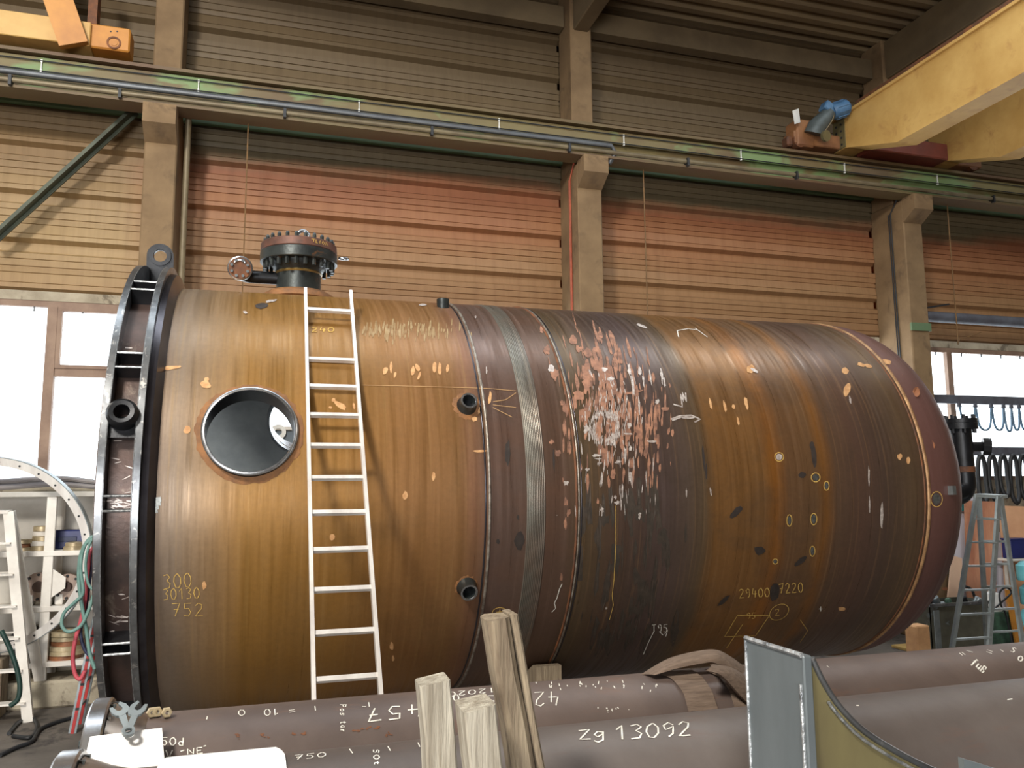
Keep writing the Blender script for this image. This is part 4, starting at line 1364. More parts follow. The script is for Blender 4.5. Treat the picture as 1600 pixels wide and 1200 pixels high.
hq, hn = headhit(1484, 766)
hx_ = hn.cross(Z_).normalized()
MB().prism([(-0.03, -0.045), (0.03, -0.045), (0.03, 0.045), (-0.03, 0.045)], hq + hn * 0.02, hx_, Z_, 0.06).build('head_lug', M_alud, tk, local=True)
b = MB()
for cx, cy, rx, ry in ((1453, 696, 7, 8), (1431, 613, 6, 8), (1404, 589, 6, 5), (1476, 920, 5, 3)):
    q, n_ = headhit(cx, cy)
    vs = []
    for k in range(10):
        t = 2 * pi * k / 10
        p_, _ = headhit(cx + rx * cos(t) * rnd.uniform(.8, 1.1), cy + ry * sin(t) * rnd.uniform(.8, 1.1))
        vs.append(p_ + n_ * 0.012)
    b.add(vs, [tuple(range(10))])
b.build('orange_smears', mat('orange_smear', (150, 96, 60), (124, 78, 54), 12, 0.7), tk, kind='stuff', local=True)
q, n_ = headhit(1462, 715)
strokes([[(1446, 714), (1458, 713)], [(1456, 716), (1460, 728), (1458, 738), (1452, 743)]], lambda x, y: headhit(x, y)[0] + headhit(x, y)[1] * 0.008, 0.01, lambda p: n_).build('chalk_line', M_ychalk, tk, label='curved yellow chalk mark by the head seam', kind='stuff', local=True)
# timber cradles under the tank
for uu, lab in ((2.45, 'timber cradle block under the tank behind the pipe'), (5.6, 'timber cradle under the far half of the tank')):
    base = TM @ V((uu, 0, 0))
    cd_ = root('timber_cradle', (base.x, base.y, 0), lab, 'support', 'cradles under the tank')
    MB().cbox((base.x - 0.16, base.y - 1.5, 0), (base.x + 0.16, base.y + 1.5, 0.4), 0.015).build('bottom_beam', M_woodold, cd_)
    MB().cbox((base.x - 0.14, base.y - 0.5, 0.4), (base.x + 0.14, base.y + 0.5, base.z - RT - 0.012), 0.015).build('top_beam', M_woodold, cd_)
    for s_ in ((-1, 1) if uu < 3 else (1,)):
        MB().prism([(0.62, 0.4), (1.45, 0.4), (1.45, 1.24), (1.36, 1.24), (0.62, 0.87)][::1], (base.x, base.y, 0), V((0, s_, 0)), Z_, 0.24).build('wedge', M_woodold, cd_)

# ================================================================== LADDER AGAINST THE TANK
lp0, lp1 = V((0.258, 7.255, 4.60)), V((0.290, 5.22, 1.69))
ldir = (lp0 - lp1).normalized()
foot = lp1 - ldir * (lp1.z / ldir.z)
LW = 0.40
lad = root('leaning_ladder', foot + V((LW / 2, 0, 0)), 'long bright aluminium ladder leaning against the golden end of the tank', 'ladder')
up_n = X_.cross(ldir).normalized()
for xo in (0, LW):
    st_ = MB().bar(foot + V((xo, 0, 0)), lp0 + V((xo, 0, 0)) + ldir * 0.02, 0.026, 0.062, up=up_n).build('stile', M_alu, lad)
    MB().bar(foot + V((xo, 0, 0)), foot + V((xo, 0, 0)) + ldir * 0.06, 0.036, 0.072, up=up_n).build('foot_cap', M_rubber, st_)
rz = 4.401
while rz > 0.3:
    if 4.1 < rz < 4.2:
        rz -= 0.2475
        continue
    c = foot + ldir * (rz / ldir.z)
    MB().bar(c + V((0.012, 0, 0)), c + V((LW - 0.012, 0, 0)), 0.034, 0.030, up=ldir).build('rung', M_alu, lad)
    rz -= 0.2475

# ================================================================== FOREGROUND PIPES
PD = V((0.999, 0.0433, -0.0108)).normalized()
PE1 = V((-PD.y, PD.x, 0)).normalized()
PE2 = PD.cross(PE1).normalized()
PR = 0.2285


def pipe_axis(px, py, off):
    r_ = ray(px, py)
    ph = atan2(r_.dot(PE2), r_.dot(PE1))
    z = off * math.tan(ph) - PR / cos(ph)
    return CAM + PE1 * off + PE2 * z


PB = pipe_axis(660, 1079.5, 2.57)
PF = pipe_axis(1000, 1120, 2.05)


def pip(c0, r=PR):
    def f(x, y):
        return cylhit(x, y, c0, PD, r)
    return f


def pnrm(c0):
    def f(p):
        q = p - c0
        return (q - PD * q.dot(PD)).normalized()
    return f


def pipmat(name, c1, c2, c3):
    t = NT(name)
    tc = t.coords((1, 1, 1))
    n1 = t.noise(tc, 2.2, 6, 0.6)
    c = t.ramp(n1, [(0.35, lin(c1)), (0.65, lin(c2))])
    n2 = t.noise(t.coords((1.2, 5, 5)), 3.0, 6, 0.7, 0.4)
    c = t.mix(t.math('MULTIPLY', t.ramp(n2, [(0.56, (0, 0, 0, 1)), (0.72, (1, 1, 1, 1))]), 0.6), c, lin(c3))
    t.bump(t.noise(tc, 30, 5), 0.08)
    return t.done(c, 0.5, 0.25, 0.5)


M_pipe1 = pipmat('pipe_brown_scale', (110, 96, 90), (88, 76, 72), (120, 90, 74))
M_pipe2 = pipmat('pipe_grey_scale', (106, 98, 94), (86, 78, 75), (104, 84, 76))


def big_pipe(c0, pxl, mtl, label, r=PR):
    xs = atY(pxl, 1160, c0.y).x
    s0 = c0 + PD * (xs - c0.x) / PD.x
    s1 = c0 + PD * (5.6 - c0.x)
    rt = root('steel_pipe', (s0 + s1) / 2 - V((0, 0, r)), label, 'pipe', 'big steel pipes in the foreground')
    bd = MB().lathe([(r - 0.012, 0), (r, 0), (r, (s1 - s0).length), (r - 0.012, (s1 - s0).length)], s0, PD, 72, closed=True).build('pipe_body', mtl, rt, smooth=40)
    hub = MB().lathe([(r - 0.01, 0.0), (r + 0.035, -0.005), (r + 0.012, 0.05), (r + 0.001, 0.09), (r - 0.01, 0.09)], s0 - PD * 0.085, PD, 72).build('flange_hub', mat('hub_shiny', (150, 140, 130), (110, 92, 80), 6, 0.3, 0.7), rt, smooth=50)
    fg = MB().lathe([(r - 0.02, 0), (0.275, 0), (0.280, 0.005), (0.280, 0.043), (0.275, 0.048), (r - 0.02, 0.048)], s0 - PD * 0.14, PD, 96, closed=True).build('flange', M_steel, rt, smooth=30)
    for k in range(20):
        t = 2 * pi * k / 20
        e = PE1 * cos(t) + PE2 * sin(t)
        MB().tube([s0 - PD * 0.145 + e * 0.256, s0 - PD * 0.08 + e * 0.256], 0.012, 6).build('flange_bolt', M_nozz, fg)
    return rt, bd, s0


pb, pbb, sb0 = big_pipe(PB, 226, M_pipe1, 'rear big brown steel pipe with chalk number 457')
pf, pfb, sf0 = big_pipe(PF, 196, M_pipe2, 'front big grey brown steel pipe with chalk lettering Zg 13092')

fb, ff = pip(PB, PR + 0.0015), pip(PF, PR + 0.0015)


def pchalk(polys, fn, c0, par, w, label, m=M_chalk):
    strokes(polys, fn, w, pnrm(c0)).build('chalk_writing', m, par, label=label, kind='stuff')


pchalk(word('Zg', 903, 1141, 15, 22, -0.08, w=20) + word('13092', 958, 1134, 22, 25, -0.06, w=22), ff, PF, pfb, 0.0045, 'large white chalk lettering')
pchalk(word('457', 661, 1119, 20, 32, -0.1, flip=True, w=24), fb, PB, pbb, 0.0045, 'upside-down white chalk number 457')
pchalk(word('5', 775, 1100, 14, 22, -0.1, flip=True) + word('-', 742, 1101, 8, 18, -0.12, flip=True) + word('0', 718, 1095, 10, 12, -.1, flip=True) + word('42', 874, 1102, 22, 22, -0.04, flip=True, w=18) + word('12020', 776, 1081, 7, 16, -0.1, flip=True), fb, PB, pbb, 0.004, 'upside-down white chalk marks beside the timbers')
pchalk(word('10', 436, 1117, 10, 13, -0.06, flip=True) + word('=', 462, 1114, 8, 14, -0.1, flip=True) + word('0', 383, 1118, 9, 14, 0, flip=True) + word('Pos tar', 541, 1100, 10, 6.5, 1.55) + [[(492, 1103), (493, 1110)], [(576, 1097), (577, 1104)], [(566, 1104), (572, 1104)]], fb, PB, pbb, 0.0028, 'small white chalk notes on the rear pipe')
pchalk(word('50d', 252, 1152, 12, 13, 0.02) + word("V", 258, 1172, 12, 16) + word("NE", 292, 1170, 9, 14, -0.1) + [[(318, 1166), (322, 1165)], [(282, 1174), (288, 1172)], [(324, 1119), (323, 1124)]], fb, PB, pbb, 0.003, 'white chalk letters beside the paper sheet')
pchalk(word('750', 460, 1180, 7, 18, -0.1, shear=.2) + word('SOt', 592, 1170, 9, 9, 1.5) + [[(546, 1170), (551, 1177)], [(606, 1166), (610, 1173)], [(653, 1160), (656, 1167)]], ff, PF, pfb, 0.0028, 'small white chalk notes on the front pipe')
pchalk(word('fuB', 1524, 1028, 11, 9, 0.7) + [[(1499, 1020), (1504, 1024)], [(1503, 1019), (1508, 1023)], [(1510, 1016), (1520, 1019)], [(1541, 1018), (1550, 1021)], [(1542, 1015), (1551, 1018)], [(1563, 1015), (1568, 1018)]] + word('S', 1582, 1010, 8, 10, .5) + word('0', 1592, 1024, 8, 10, .3), fb, PB, pbb, 0.005, 'white chalk lettering at the far end of the rear pipe')
pchalk([[(1338, 1102), (1342, 1102)], [(1574, 1093), (1582, 1092)], [(1292, 1040), (1296, 1043)]] + [[(x_, y_), (x_ + rnd.uniform(-1, 2), y_ + rnd.uniform(1, 5))] for x_, y_ in [(rnd.uniform(835, 1035), rnd.gauss(1070, 3)) for k in range(26)]] + [[(x_, y_), (x_ + rnd.uniform(-1, 3), y_ + rnd.uniform(0, 3))] for x_, y_ in [(rnd.uniform(925, 990), rnd.gauss(1107, 2)) for k in range(9)]], lambda x, y: (fb if y < 1090 or x < 1010 and y < 1112 else ff)(x, y), PB, pbb, 0.003, 'small white chalk specks')
# rust blotches and scuffs
for c0, fn, par, pts in ((PB, pip(PB, PR + 0.001), pbb, [(560, 1140, 14, 2), (585, 1137, 8, 2), (470, 1145, 18, 3), (415, 1150, 10, 3), (372, 1150, 2, 5), (700, 1130, 6, 6), (607, 1147, 5, 3)]),):
    b = MB()
    for cx, cy, rx, ry in pts:
        for k in range(5):
            blob(b, fn, cx + rnd.uniform(-rx, rx), cy + rnd.uniform(-ry, ry), rnd.uniform(1, 4), rnd.uniform(0.6, 2), 0, 7, 0.4)
    b.build('rust_blotches', M_rust, par, kind='stuff')

# trestles below
for xx, lab in ((0.25, 'steel trestle under the near ends of the pipes'), (3.6, 'steel trestle under the far ends of the pipes')):
    c = PB + PD * (xx - PB.x)
    c2 = PF + PD * (xx - PF.x)
    zt_ = min(c.z, c2.z) - PR - 0.004
    tr = root('pipe_trestle', (xx, (c.y + c2.y) / 2, 0), lab, 'trestle', 'trestles under the pipes')
    MB().cbox((xx - 0.06, c2.y - 0.22, zt_ - 0.12), (xx + 0.06, c.y + 0.35, zt_), 0.008).build('top_beam', M_rust, tr)
    for yy in (c2.y - 0.1, c.y + 0.2):
        MB().cbox((xx - 0.05, yy - 0.05, 0.0), (xx + 0.05, yy + 0.05, zt_ - 0.12), 0.008).build('leg', M_rust, tr)
    MB().cbox((xx - 0.03, c2.y - 0.05, 0.3), (xx + 0.03, c.y + 0.15, 0.36), 0.008).build('crossbar', M_rust, tr)

# papers: sheet over the flange and rear pipe, sheet across the gap and front pipe


def sheet(rows, label):
    n = 16
    b = MB()
    g = []
    for a, c in rows:
        g.append([a + (c - a) * k / n for k in range(n + 1)])
    cols = [smoothpath([g[i][k] for i in range(len(g))], 5) for k in range(n + 1)]
    m = len(cols[0])
    vs = [p for c in cols for p in c]
    fs = [(k * m + i, (k + 1) * m + i, (k + 1) * m + i + 1, k * m + i + 1) for k in range(n) for i in range(m - 1)]
    b.add(vs, fs)
    # thickness
    o = len(b.v)
    b.add([p - (PE2 - PE1 * 0.5).normalized() * 0.002 for p in vs], [f[::-1] for f in fs])
    return b.build('paper_sheet', M_paper, None, label, 'paper', 'paper sheets on the pipes', smooth=60)


rb = pip(PB, 0.288)
sheet([(rb(141, 1151), rb(253, 1137)), (rb(135, 1175), rb(255, 1165)), (rb(128, 1205), rb(258, 1198)), (rb(122, 1232), rb(262, 1226))], 'white paper sheet lying over the pipe flange at the lower left')


def axpt(c0, p, ang, r):
    s_ = (p - c0).dot(PD)
    return c0 + PD * s_ + (-PE1 * cos(ang) + PE2 * sin(ang)) * r


rb2 = pip(PB, PR + 0.012)
a0, a1 = rb2(260, 1183), rb2(431, 1167)
sheet([(a0, a1), (axpt(PF, a0, rad(112), PR + 0.006), axpt(PF, a1, rad(112), PR + 0.006)), (axpt(PF, a0, rad(80), PR + 0.006), axpt(PF, a1, rad(80), PR + 0.006)), (axpt(PF, a0, rad(45), PR + 0.006), axpt(PF, a1, rad(45), PR + 0.006))], 'white paper sheet lying across the front pipe at the bottom edge')


# spanners
def spanner(jaw, ring, turn, label, name='spanner'):
    j, r_ = jaw, ring
    d = (j - r_).normalized()
    nr = (PE2 * 0.75 - PE1 * 0.65).normalized()
    sd = d.cross(nr).normalized()
    nr = sd.cross(d)
    L = (j - r_).length
    rt = root(name, r_, label, 'spanner', 'spanners on the rear pipe')
    MB().prism([(-0.007, 0.010), (0.007, 0.010), (0.009, L - 0.010), (-0.009, L - 0.010)], r_, sd, d, 0.007).build('shank', M_alud, rt)
    base = [(-.010, -.022), (-.019, -.010), (-.021, .006), (-.015, .024), (-.008, .021), (-.008, .002), (-.004, -.004), (.004, -.004), (.008, .002), (.008, .021), (.015, .024), (.021, .006), (.019, -.010), (.010, -.022)]
    out = [(x * cos(turn) - y * sin(turn), x * sin(turn) + y * cos(turn)) for x, y in base]
    MB().prism(out, j, sd, d, 0.008).build('open_jaw', M_alud, rt)
    ringplate(r_, sd, d, lambda a: 0.015, 0.0085, 0.010).build('ring_end', M_alud, rt, smooth=40)
    return rt


rs = pip(PB, PR + 0.075)
spanner(rs(188, 1110), rs(200, 1142), 0.35, 'left one of two spanners crossed on the pipe flange')
rs2 = pip(PB, PR + 0.09)
spanner(rs2(214, 1109), rs2(201, 1143), -0.35, 'right one of two spanners crossed on the pipe flange')
for px, py, lab in ((236, 1114, 'left one of two pale nuts touching on the rear pipe'), (244, 1113, 'right one of two pale nuts touching on the rear pipe'), (259, 1114, 'single pale bolt end lying right of the two nuts')):
    p = pip(PB, PR)(px, py + 6)
    nr = pnrm(PB)(p)
    MB().lathe([(0.006, 0), (0.013, 0.0), (0.0145, 0.003), (0.0145, 0.014), (0.013, 0.017), (0.006, 0.017)], p + nr * 0.013, V((0.3, -0.9, 0.1)), 6, closed=True).build('hex_nut', M_brass, None, lab, 'nut', 'nuts on the rear pipe')

# lifting sling on the rear pipe
sl = root('lifting_sling', PB + PD * (1.2 - PB.x) + PE2 * PR, 'grey brown webbing sling looped round the rear pipe', 'sling')


def pband(quad, r, n=10):
    """strip between two edge polylines in pixels laid on the rear pipe"""
    (e0, e1) = quad
    fn = pip(PB, r)
    b = MB()
    vs = []
    m = 10
    for i in range(m + 1):
        t = i / m
        def lerp(e):
            k = t * (len(e) - 1)
            a = min(int(k), len(e) - 2)
            f_ = k - a
            return (e[a][0] + (e[a + 1][0] - e[a][0]) * f_, e[a][1] + (e[a + 1][1] - e[a][1]) * f_)
        x0, y0 = lerp(e0)
        x1, y1 = lerp(e1)
        for j in range(n + 1):
            s_ = j / n
            vs.append(fn(x0 + (x1 - x0) * s_, y0 + (y1 - y0) * s_))
    fs = [(i * (n + 1) + j, i * (n + 1) + j + 1, (i + 1) * (n + 1) + j + 1, (i + 1) * (n + 1) + j) for i in range(m) for j in range(n)]
    return b.add(vs, fs)


pband(([(1022, 1050), (1050, 1060), (1068, 1082), (1076, 1112)], [(1078, 1044), (1098, 1058), (1113, 1080), (1122, 1108)]), PR + 0.007).build('sling_wrap', M_sling, sl, smooth=60)
pband(([(1100, 1046), (1125, 1058), (1140, 1080), (1148, 1106)], [(1128, 1040), (1150, 1052), (1164, 1075), (1174, 1104)]), PR + 0.009).build('sling_wrap', M_sling, sl, smooth=60)
yb = PB.y + 0.03


def strap(e0, e1, Y0, Y1, t=0.012):
    A_ = smoothpath([atY(x, y, Y0) for x, y in e0], 6)
    B_ = smoothpath([atY(x, y, Y1) for x, y in e1], 6)
    n = 6
    vs, fs = [], []
    for a_, b_ in zip(A_, B_):
        for k in range(n + 1):
            f_ = k / n
            vs.append(a_ + (b_ - a_) * f_ + V((0, -0.02, 0.006)) * sin(pi * f_))
    o_ = len(vs)
    vs += [p + V((0, t, -t * 0.3)) for p in vs]
    m = len(A_)
    for i_ in range(m - 1):
        for k in range(n):
            q_ = (i_ * (n + 1) + k, i_ * (n + 1) + k + 1, (i_ + 1) * (n + 1) + k + 1, (i_ + 1) * (n + 1) + k)
            fs += [q_, tuple(o_ + v for v in q_[::-1])]
        for k in (0, n):
            fs.append((i_ * (n + 1) + k, (i_ + 1) * (n + 1) + k, o_ + (i_ + 1) * (n + 1) + k, o_ + i_ * (n + 1) + k))
    return MB().add(vs, fs)


strap([(1002, 1054), (1045, 1029), (1085, 1018), (1118, 1015), (1142, 1026), (1168, 1046), (1196, 1072)], [(1022, 1055), (1060, 1044), (1095, 1037), (1114, 1035), (1130, 1044), (1150, 1064), (1180, 1090)], yb + 0.04, yb - 0.03).build('sling_loop', M_sling, sl, smooth=60)
strap([(1112, 1037), (1150, 1046), (1188, 1078), (1206, 1100)], [(1104, 1048), (1128, 1056), (1158, 1088), (1176, 1106)], yb - 0.06, yb - 0.16).build('sling_tail', M_sling, sl, smooth=60)


# timbers in front of the pipes
def timber(tl_, tr_, bl, br_, Y, depth, m, label, crack=False, cut=0.0):
    """front face corners in pixels at distance Y, carried down to the floor"""
    a, c = atY(*tl_, Y), atY(*tr_, Y)
    d, e = atY(*bl, Y), atY(*br_, Y)
    top, bot = (a + c) / 2, (d + e) / 2
    ax_ = (bot - top).normalized()
    base = top + ax_ * (top.z / -ax_.z)
    w = ((c - a).length + (e - d).length) / 2
    b = MB()
    n = 22
    r3 = random.Random(int(tl_[0]))
    parts = [(-w / 2, w / 2)] if not crack else [(-w / 2, w * 0.24), (w * 0.275, w / 2)]
    for (x0, x1) in parts:
        vs, fs = [], []
        c_ = min(0.004 if not crack else 0.012, (x1 - x0) * 0.3)
        for i in range(n + 1):
            f_ = i / n
            p = top + (base - top) * f_
            jx = r3.uniform(-1, 1) * 0.0022
            prof_ = [(x0, -c_), (x0 + c_, 0), (x1 - c_, 0), (x1, -c_), (x1, -depth + c_), (x1 - c_, -depth), (x0 + c_, -depth), (x0, -depth + c_)]
            for k, (xx, dd) in enumerate(prof_):
                zoff = 0
                if i == 0:
                    zoff = cut * (xx / w) + r3.uniform(-0.003, 0.003)
                vs.append(p + X_ * (xx + jx) + Y_ * (-dd) + Z_ * zoff)
        for i in range(n):
            for k in range(8):
                fs.append((i * 8 + k, i * 8 + (k + 1) % 8, (i + 1) * 8 + (k + 1) % 8, (i + 1) * 8 + k))
        fs.append(tuple(range(8)))
        fs.append(tuple(n * 8 + k for k in range(7, -1, -1)))
        b.add(vs, fs)
    return b.build('timber_post', m, None, label, 'timber', 'timber posts before the pipes', smooth=25)


timber((657, 1071), (703, 1065), (667, 1200), (716, 1200), 1.74, 0.07, M_wood, 'pale weathered timber post leaning at the pipes, left of the other two', cut=0.01)
timber((724, 1110), (774, 1103), (736, 1200), (786, 1200), 1.60, 0.09, M_wood, 'short grey timber post, the lowest of the three', cut=0.012)
timber((762, 969), (808, 962), (803, 1200), (852, 1200), 1.72, 0.08, M_woodold, 'tall brown split timber post, highest of the three', crack=True, cut=0.012)

# ------------------------------------------------------------------ welded steel bracket (lower right)
BX, BY0, BY1, BZ = 1.1015, 1.5, 1.714, 2.48
bk = root('steel_bracket', (BX + 0.2, 1.55, 0), 'grey welded steel bracket with curved olive gusset at the lower right', 'bracket')
pl = MB().cbox((BX - 0.011, BY0, 1.45), (BX + 0.011, BY1, BZ), 0.003).build('flange_plate', M_plate, bk)
MB().tube([(BX - 0.012, BY0 + 0.004, BZ + 0.001), (BX - 0.012, BY1, BZ + 0.001)], 0.006, 6).build('edge_weld', M_weldb, pl, smooth=60)
MB().tube([(BX - 0.012, BY1, 1.5), (BX - 0.012, BY1, BZ)], 0.004, 6).build('edge_weld', M_weldb, pl, smooth=60)
MB().tube([(BX - 0.012, BY0 + 0.012, 1.5), (BX - 0.012, BY0 + 0.012, BZ - 0.06)], 0.004, 6).build('edge_weld', M_weldb, pl, smooth=60)
cpx = smoothpath([(1264, 1027, 0), (1283, 1066, 0), (1308, 1103, 0), (1345, 1140, 0), (1395, 1172, 0), (1450, 1200, 0), (1520, 1228, 0)], 4)
cur = [atY(p[0], p[1], BY0 + 0.02) for p in cpx]
out = [(p.x, p.z) for p in cur] + [(cur[-1].x, 1.45), (BX + 0.011, 1.45)]
wb = MB().prism(out, (0, BY0 + 0.02, 0), X_, Z_, 0.018).build('gusset_web', M_web, bk)
MB().tube([p + V((0, -0.009, 0)) for p in cur], 0.007, 8).build('edge_weld', M_rim, wb, smooth=60)
MB().tube([p + V((-0.012, -0.014, -0.012)) for p in cur[6:]], 0.004, 6).build('edge_weld', M_weldb, wb, smooth=60)
MB().cbox((BX - 0.1, 1.36, 1.40), (cur[-1].x + 0.1, 1.76, 1.45), 0.004).build('base_plate', M_plate, bk)
t0, t1, t2 = atY(1501, 1184, 1.38), atY(1560, 1200, 1.38), atY(1506, 1200, 1.38)
MB().prism([(0, 0), (0.14, -0.048), (0.14, 1.44 - t0.z), (0.0, 1.44 - t0.z)], t0, X_, Z_, 0.014).build('side_plate', M_plate, bk)
MB().cbox((BX + 0.05, 1.46, 0), (BX + 0.25, 1.62, 1.40), 0.006).build('stand', M_rust, bk)

# ================================================================== LEFT BACKGROUND: rack, ladders, hoses
RY0, RY1 = 12.30, 12.86
rk = root('storage_rack', (-3.6, 12.55, 0.35), 'white steel storage rack under the left window', 'rack')
ztop = atY(110, 768, RY0).z
zsh = [atY(110, y, RY0).z for y in (860, 946, 1032)]
xp = [atY(80, 800, RY0).x, COLX[0] - 0.1, atY(80, 800, RY0).x - 1.9]
for x in xp:
    for yy in (RY0, RY1 - 0.06):
        MB().cbox((x - 0.06, yy, 0.35), (x + 0.06, yy + 0.06, ztop), 0.006).build('post', M_rack, rk)
for z in zsh + [ztop]:
    MB().cbox((xp[2], RY0 - 0.01, z - 0.07), (xp[1], RY1, z), 0.006).build('shelf', M_rack if z != ztop else M_rackback, rk)
MB().box((xp[2], RY1, 0.4), (xp[1], RY1 + 0.02, ztop)).build('back_panel', M_rackback, rk)
MB().prism([(0, 0), (0.16, 0.12), (0.16, 0.26), (0, 0.38)], (xp[0] + 0.06, RY0 + 0.03, zsh[0] - 0.62), X_, Z_, 0.012).build('gusset', M_rack, rk)


def rings(pxc, pyb, Y, rad_, n, h, m, lab, cat='ring', base=None, name='steel_ring', jit=0.02, inner=0.6):
    c = atY(pxc, pyb, Y)
    z = base if base is not None else c.z
    for k in range(n):
        r_ = rad_ * (1 + rnd.uniform(-0.12, 0.08))
        ords = ['lowest', 'second', 'third', 'fourth', 'fifth', 'sixth', 'seventh']
        o = MB().lathe([(r_ * inner, 0), (r_, 0), (r_, h * 0.85), (r_ * 0.93, h), (r_ * inner, h)], V((c.x + rnd.uniform(-jit, jit), Y + rnd.uniform(-jit, jit), z + k * h)), Z_, 28, closed=True)
        o.build(name, m[k % len(m)], None, lab % (ords[k] + (' from the bottom' if k else '')), cat, lab.replace('%s ', '').strip(), smooth=40)


rings(66, 850, 12.52, 0.13, 5, 0.065, [M_brass, M_rack], 'pale steel ring, %s in the stack on the upper rack shelf', base=zsh[0])
rings(36, 850, 12.50, 0.13, 3, 0.05, [M_brass, M_copper], 'brownish steel disc, %s of the low pile on the upper rack shelf', base=zsh[0], name='steel_disc')
rings(118, 850, 12.44, 0.12, 2, 0.05, [M_brass], 'pale disc, %s of two beside the blue box', base=zsh[0], name='steel_disc')
rings(103, 1020, 12.52, 0.23, 6, 0.06, [M_copper, M_brass, M_brass], 'shiny ring, %s in the stack on the lowest rack shelf', base=zsh[2])
c = atY(105, 850, 12.62)
bb = root('blue_box', (c.x, 12.71, zsh[0]), 'dark blue plastic box on the upper rack shelf', 'box')
MB().cbox((c.x - 0.2, 12.61, zsh[0]), (c.x + 0.2, 12.82, zsh[0] + 0.26), 0.015).build('box_body', M_bluebox, bb)
MB().cbox((c.x - 0.12, 12.595, zsh[0] + 0.1), (c.x + 0.12, 12.61, zsh[0] + 0.17), 0.005).build('label_recess', M_navy, bb)


def casting(px, Y, z, r_, lab):
    c = atY(px, 930, Y)
    rt = root('pump_casing', (c.x, Y, z), lab, 'machine part', 'cast housings on the rack')
    MB().lathe([(0, -0.06), (r_, -0.06), (r_, -0.02), (r_ * 0.8, 0.02), (r_ * 0.7, 0.16), (0, 0.18)], V((c.x, Y, z + r_ + 0.06)), V((0.15, 1, 0.05)), 28).build('housing', mat('cast_pinkish', (170, 150, 138), (124, 108, 100), 4, 0.6, 0.2), rt, smooth=40)
    for k in range(8):
        t = 2 * pi * k / 8
        MB().lathe([(0, -0.085), (0.018, -0.085), (0.018, -0.055), (0, -0.055)], V((c.x + r_ * 0.85 * cos(t), Y, z + r_ + 0.06 + r_ * 0.85 * sin(t))), V((0.15, 1, 0.05)), 8).build('bolt', M_rubber, rt)
    MB().lathe([(0, -0.1), (r_ * 0.35, -0.1), (r_ * 0.4, -0.06), (0, -0.06)], V((c.x, Y, z + r_ + 0.06)), V((0.15, 1, 0.05)), 20).build('bore_cover', M_drum, rt, smooth=40)
    for s_ in (-1, 1):
        MB().cbox((c.x + s_ * r_ * 0.6 - 0.05, Y - 0.06, z), (c.x + s_ * r_ * 0.6 + 0.05, Y + 0.12, z + 0.14), 0.01).build('foot', M_rack, rt)


casting(62, 12.5, zsh[1], 0.19, 'pinkish cast pump housing on the middle shelf left of the rack post')
casting(107, 12.5, zsh[1], 0.175, 'cast pump housing on the middle shelf right of the rack post')
c = atY(44, 1000, 12.5)
tw = root('spare_wheel', (c.x, 12.5, zsh[2]), 'black wheel with pale hub on the lowest rack shelf', 'wheel')
MB().lathe([(0.14, -0.07), (0.2, -0.08), (0.23, -0.04), (0.23, 0.04), (0.2, 0.08), (0.14, 0.07)], V((c.x, 12.5, zsh[2] + 0.232)), V((0.25, 1, 0)), 32, closed=True).build('tyre', M_rubber, tw, smooth=40)
MB().lathe([(0, -0.03), (0.05, -0.05), (0.14, -0.03), (0.14, 0.03), (0, 0.03)], V((c.x, 12.5, zsh[2] + 0.232)), V((0.25, 1, 0)), 24).build('rim', M_alud, tw, smooth=40)
for k in range(5):
    z = ztop + 0.035 + (k // 3) * 0.06
    y = 12.36 + 0.15 * (k % 3) + 0.05 * (k // 3)
    sg = rnd.uniform(-0.02, 0.04)
    MB().tube(smoothpath([(xp[2], y, z), (xp[2] + 1.2, y, z + 0.03 + sg), (xp[0], y + 0.02, z + 0.07 + sg), (xp[0] + 0.6, y, z + 0.02), (xp[0] + 1.2, y, z)], 5), 0.033, 8).build('steel_bar', M_tarp, None, ['front lower', 'middle lower', 'rear lower', 'front upper', 'rear upper'][k] + ' grey bar of the bundle on top of the white rack', 'bar', 'bars on top of the rack', smooth=40)

# big rolled hoop
hc_ = atY(-22, 868, 12.0)
hr = root('rolled_hoop', (hc_.x, 12.0, 0.3), 'large pale rolled steel hoop standing at the left edge', 'hoop')
HRR = (atY(147, 868, 12.0).x - hc_.x)
hax = V((0.12, 1, 0.1)).normalized()
MB().lathe([(HRR - 0.10, -0.008), (HRR, -0.008), (HRR, 0.008), (HRR - 0.10, 0.008)], hc_, hax, 96, closed=True).build('flat_ring', M_alu, hr, smooth=40)
MB().lathe([(HRR, -0.008), (HRR + 0.012, -0.008), (HRR + 0.012, 0.09), (HRR, 0.09)], hc_, hax, 96, closed=True).build('edge_ring', M_alud, hr, smooth=40)
hx = hax.cross(Z_).normalized()
hy = hx.cross(hax)
for k in range(30):
    t = 2 * pi * k / 30
    p = hc_ + (hx * cos(t) + hy * sin(t)) * (HRR - 0.055)
    MB().tube([p - hax * 0.012, p - hax * 0.007], 0.014, 8).build('bolt_hole', M_rubber, hr)
MB().cbox((hc_.x - 0.3, 11.9, 0), (hc_.x + 0.3, 12.2, max(0.1, hc_.z - HRR - 0.03)), 0.01).build('timber_block', M_woodold, None, 'timber block under the rolled hoop at the left edge', 'block')


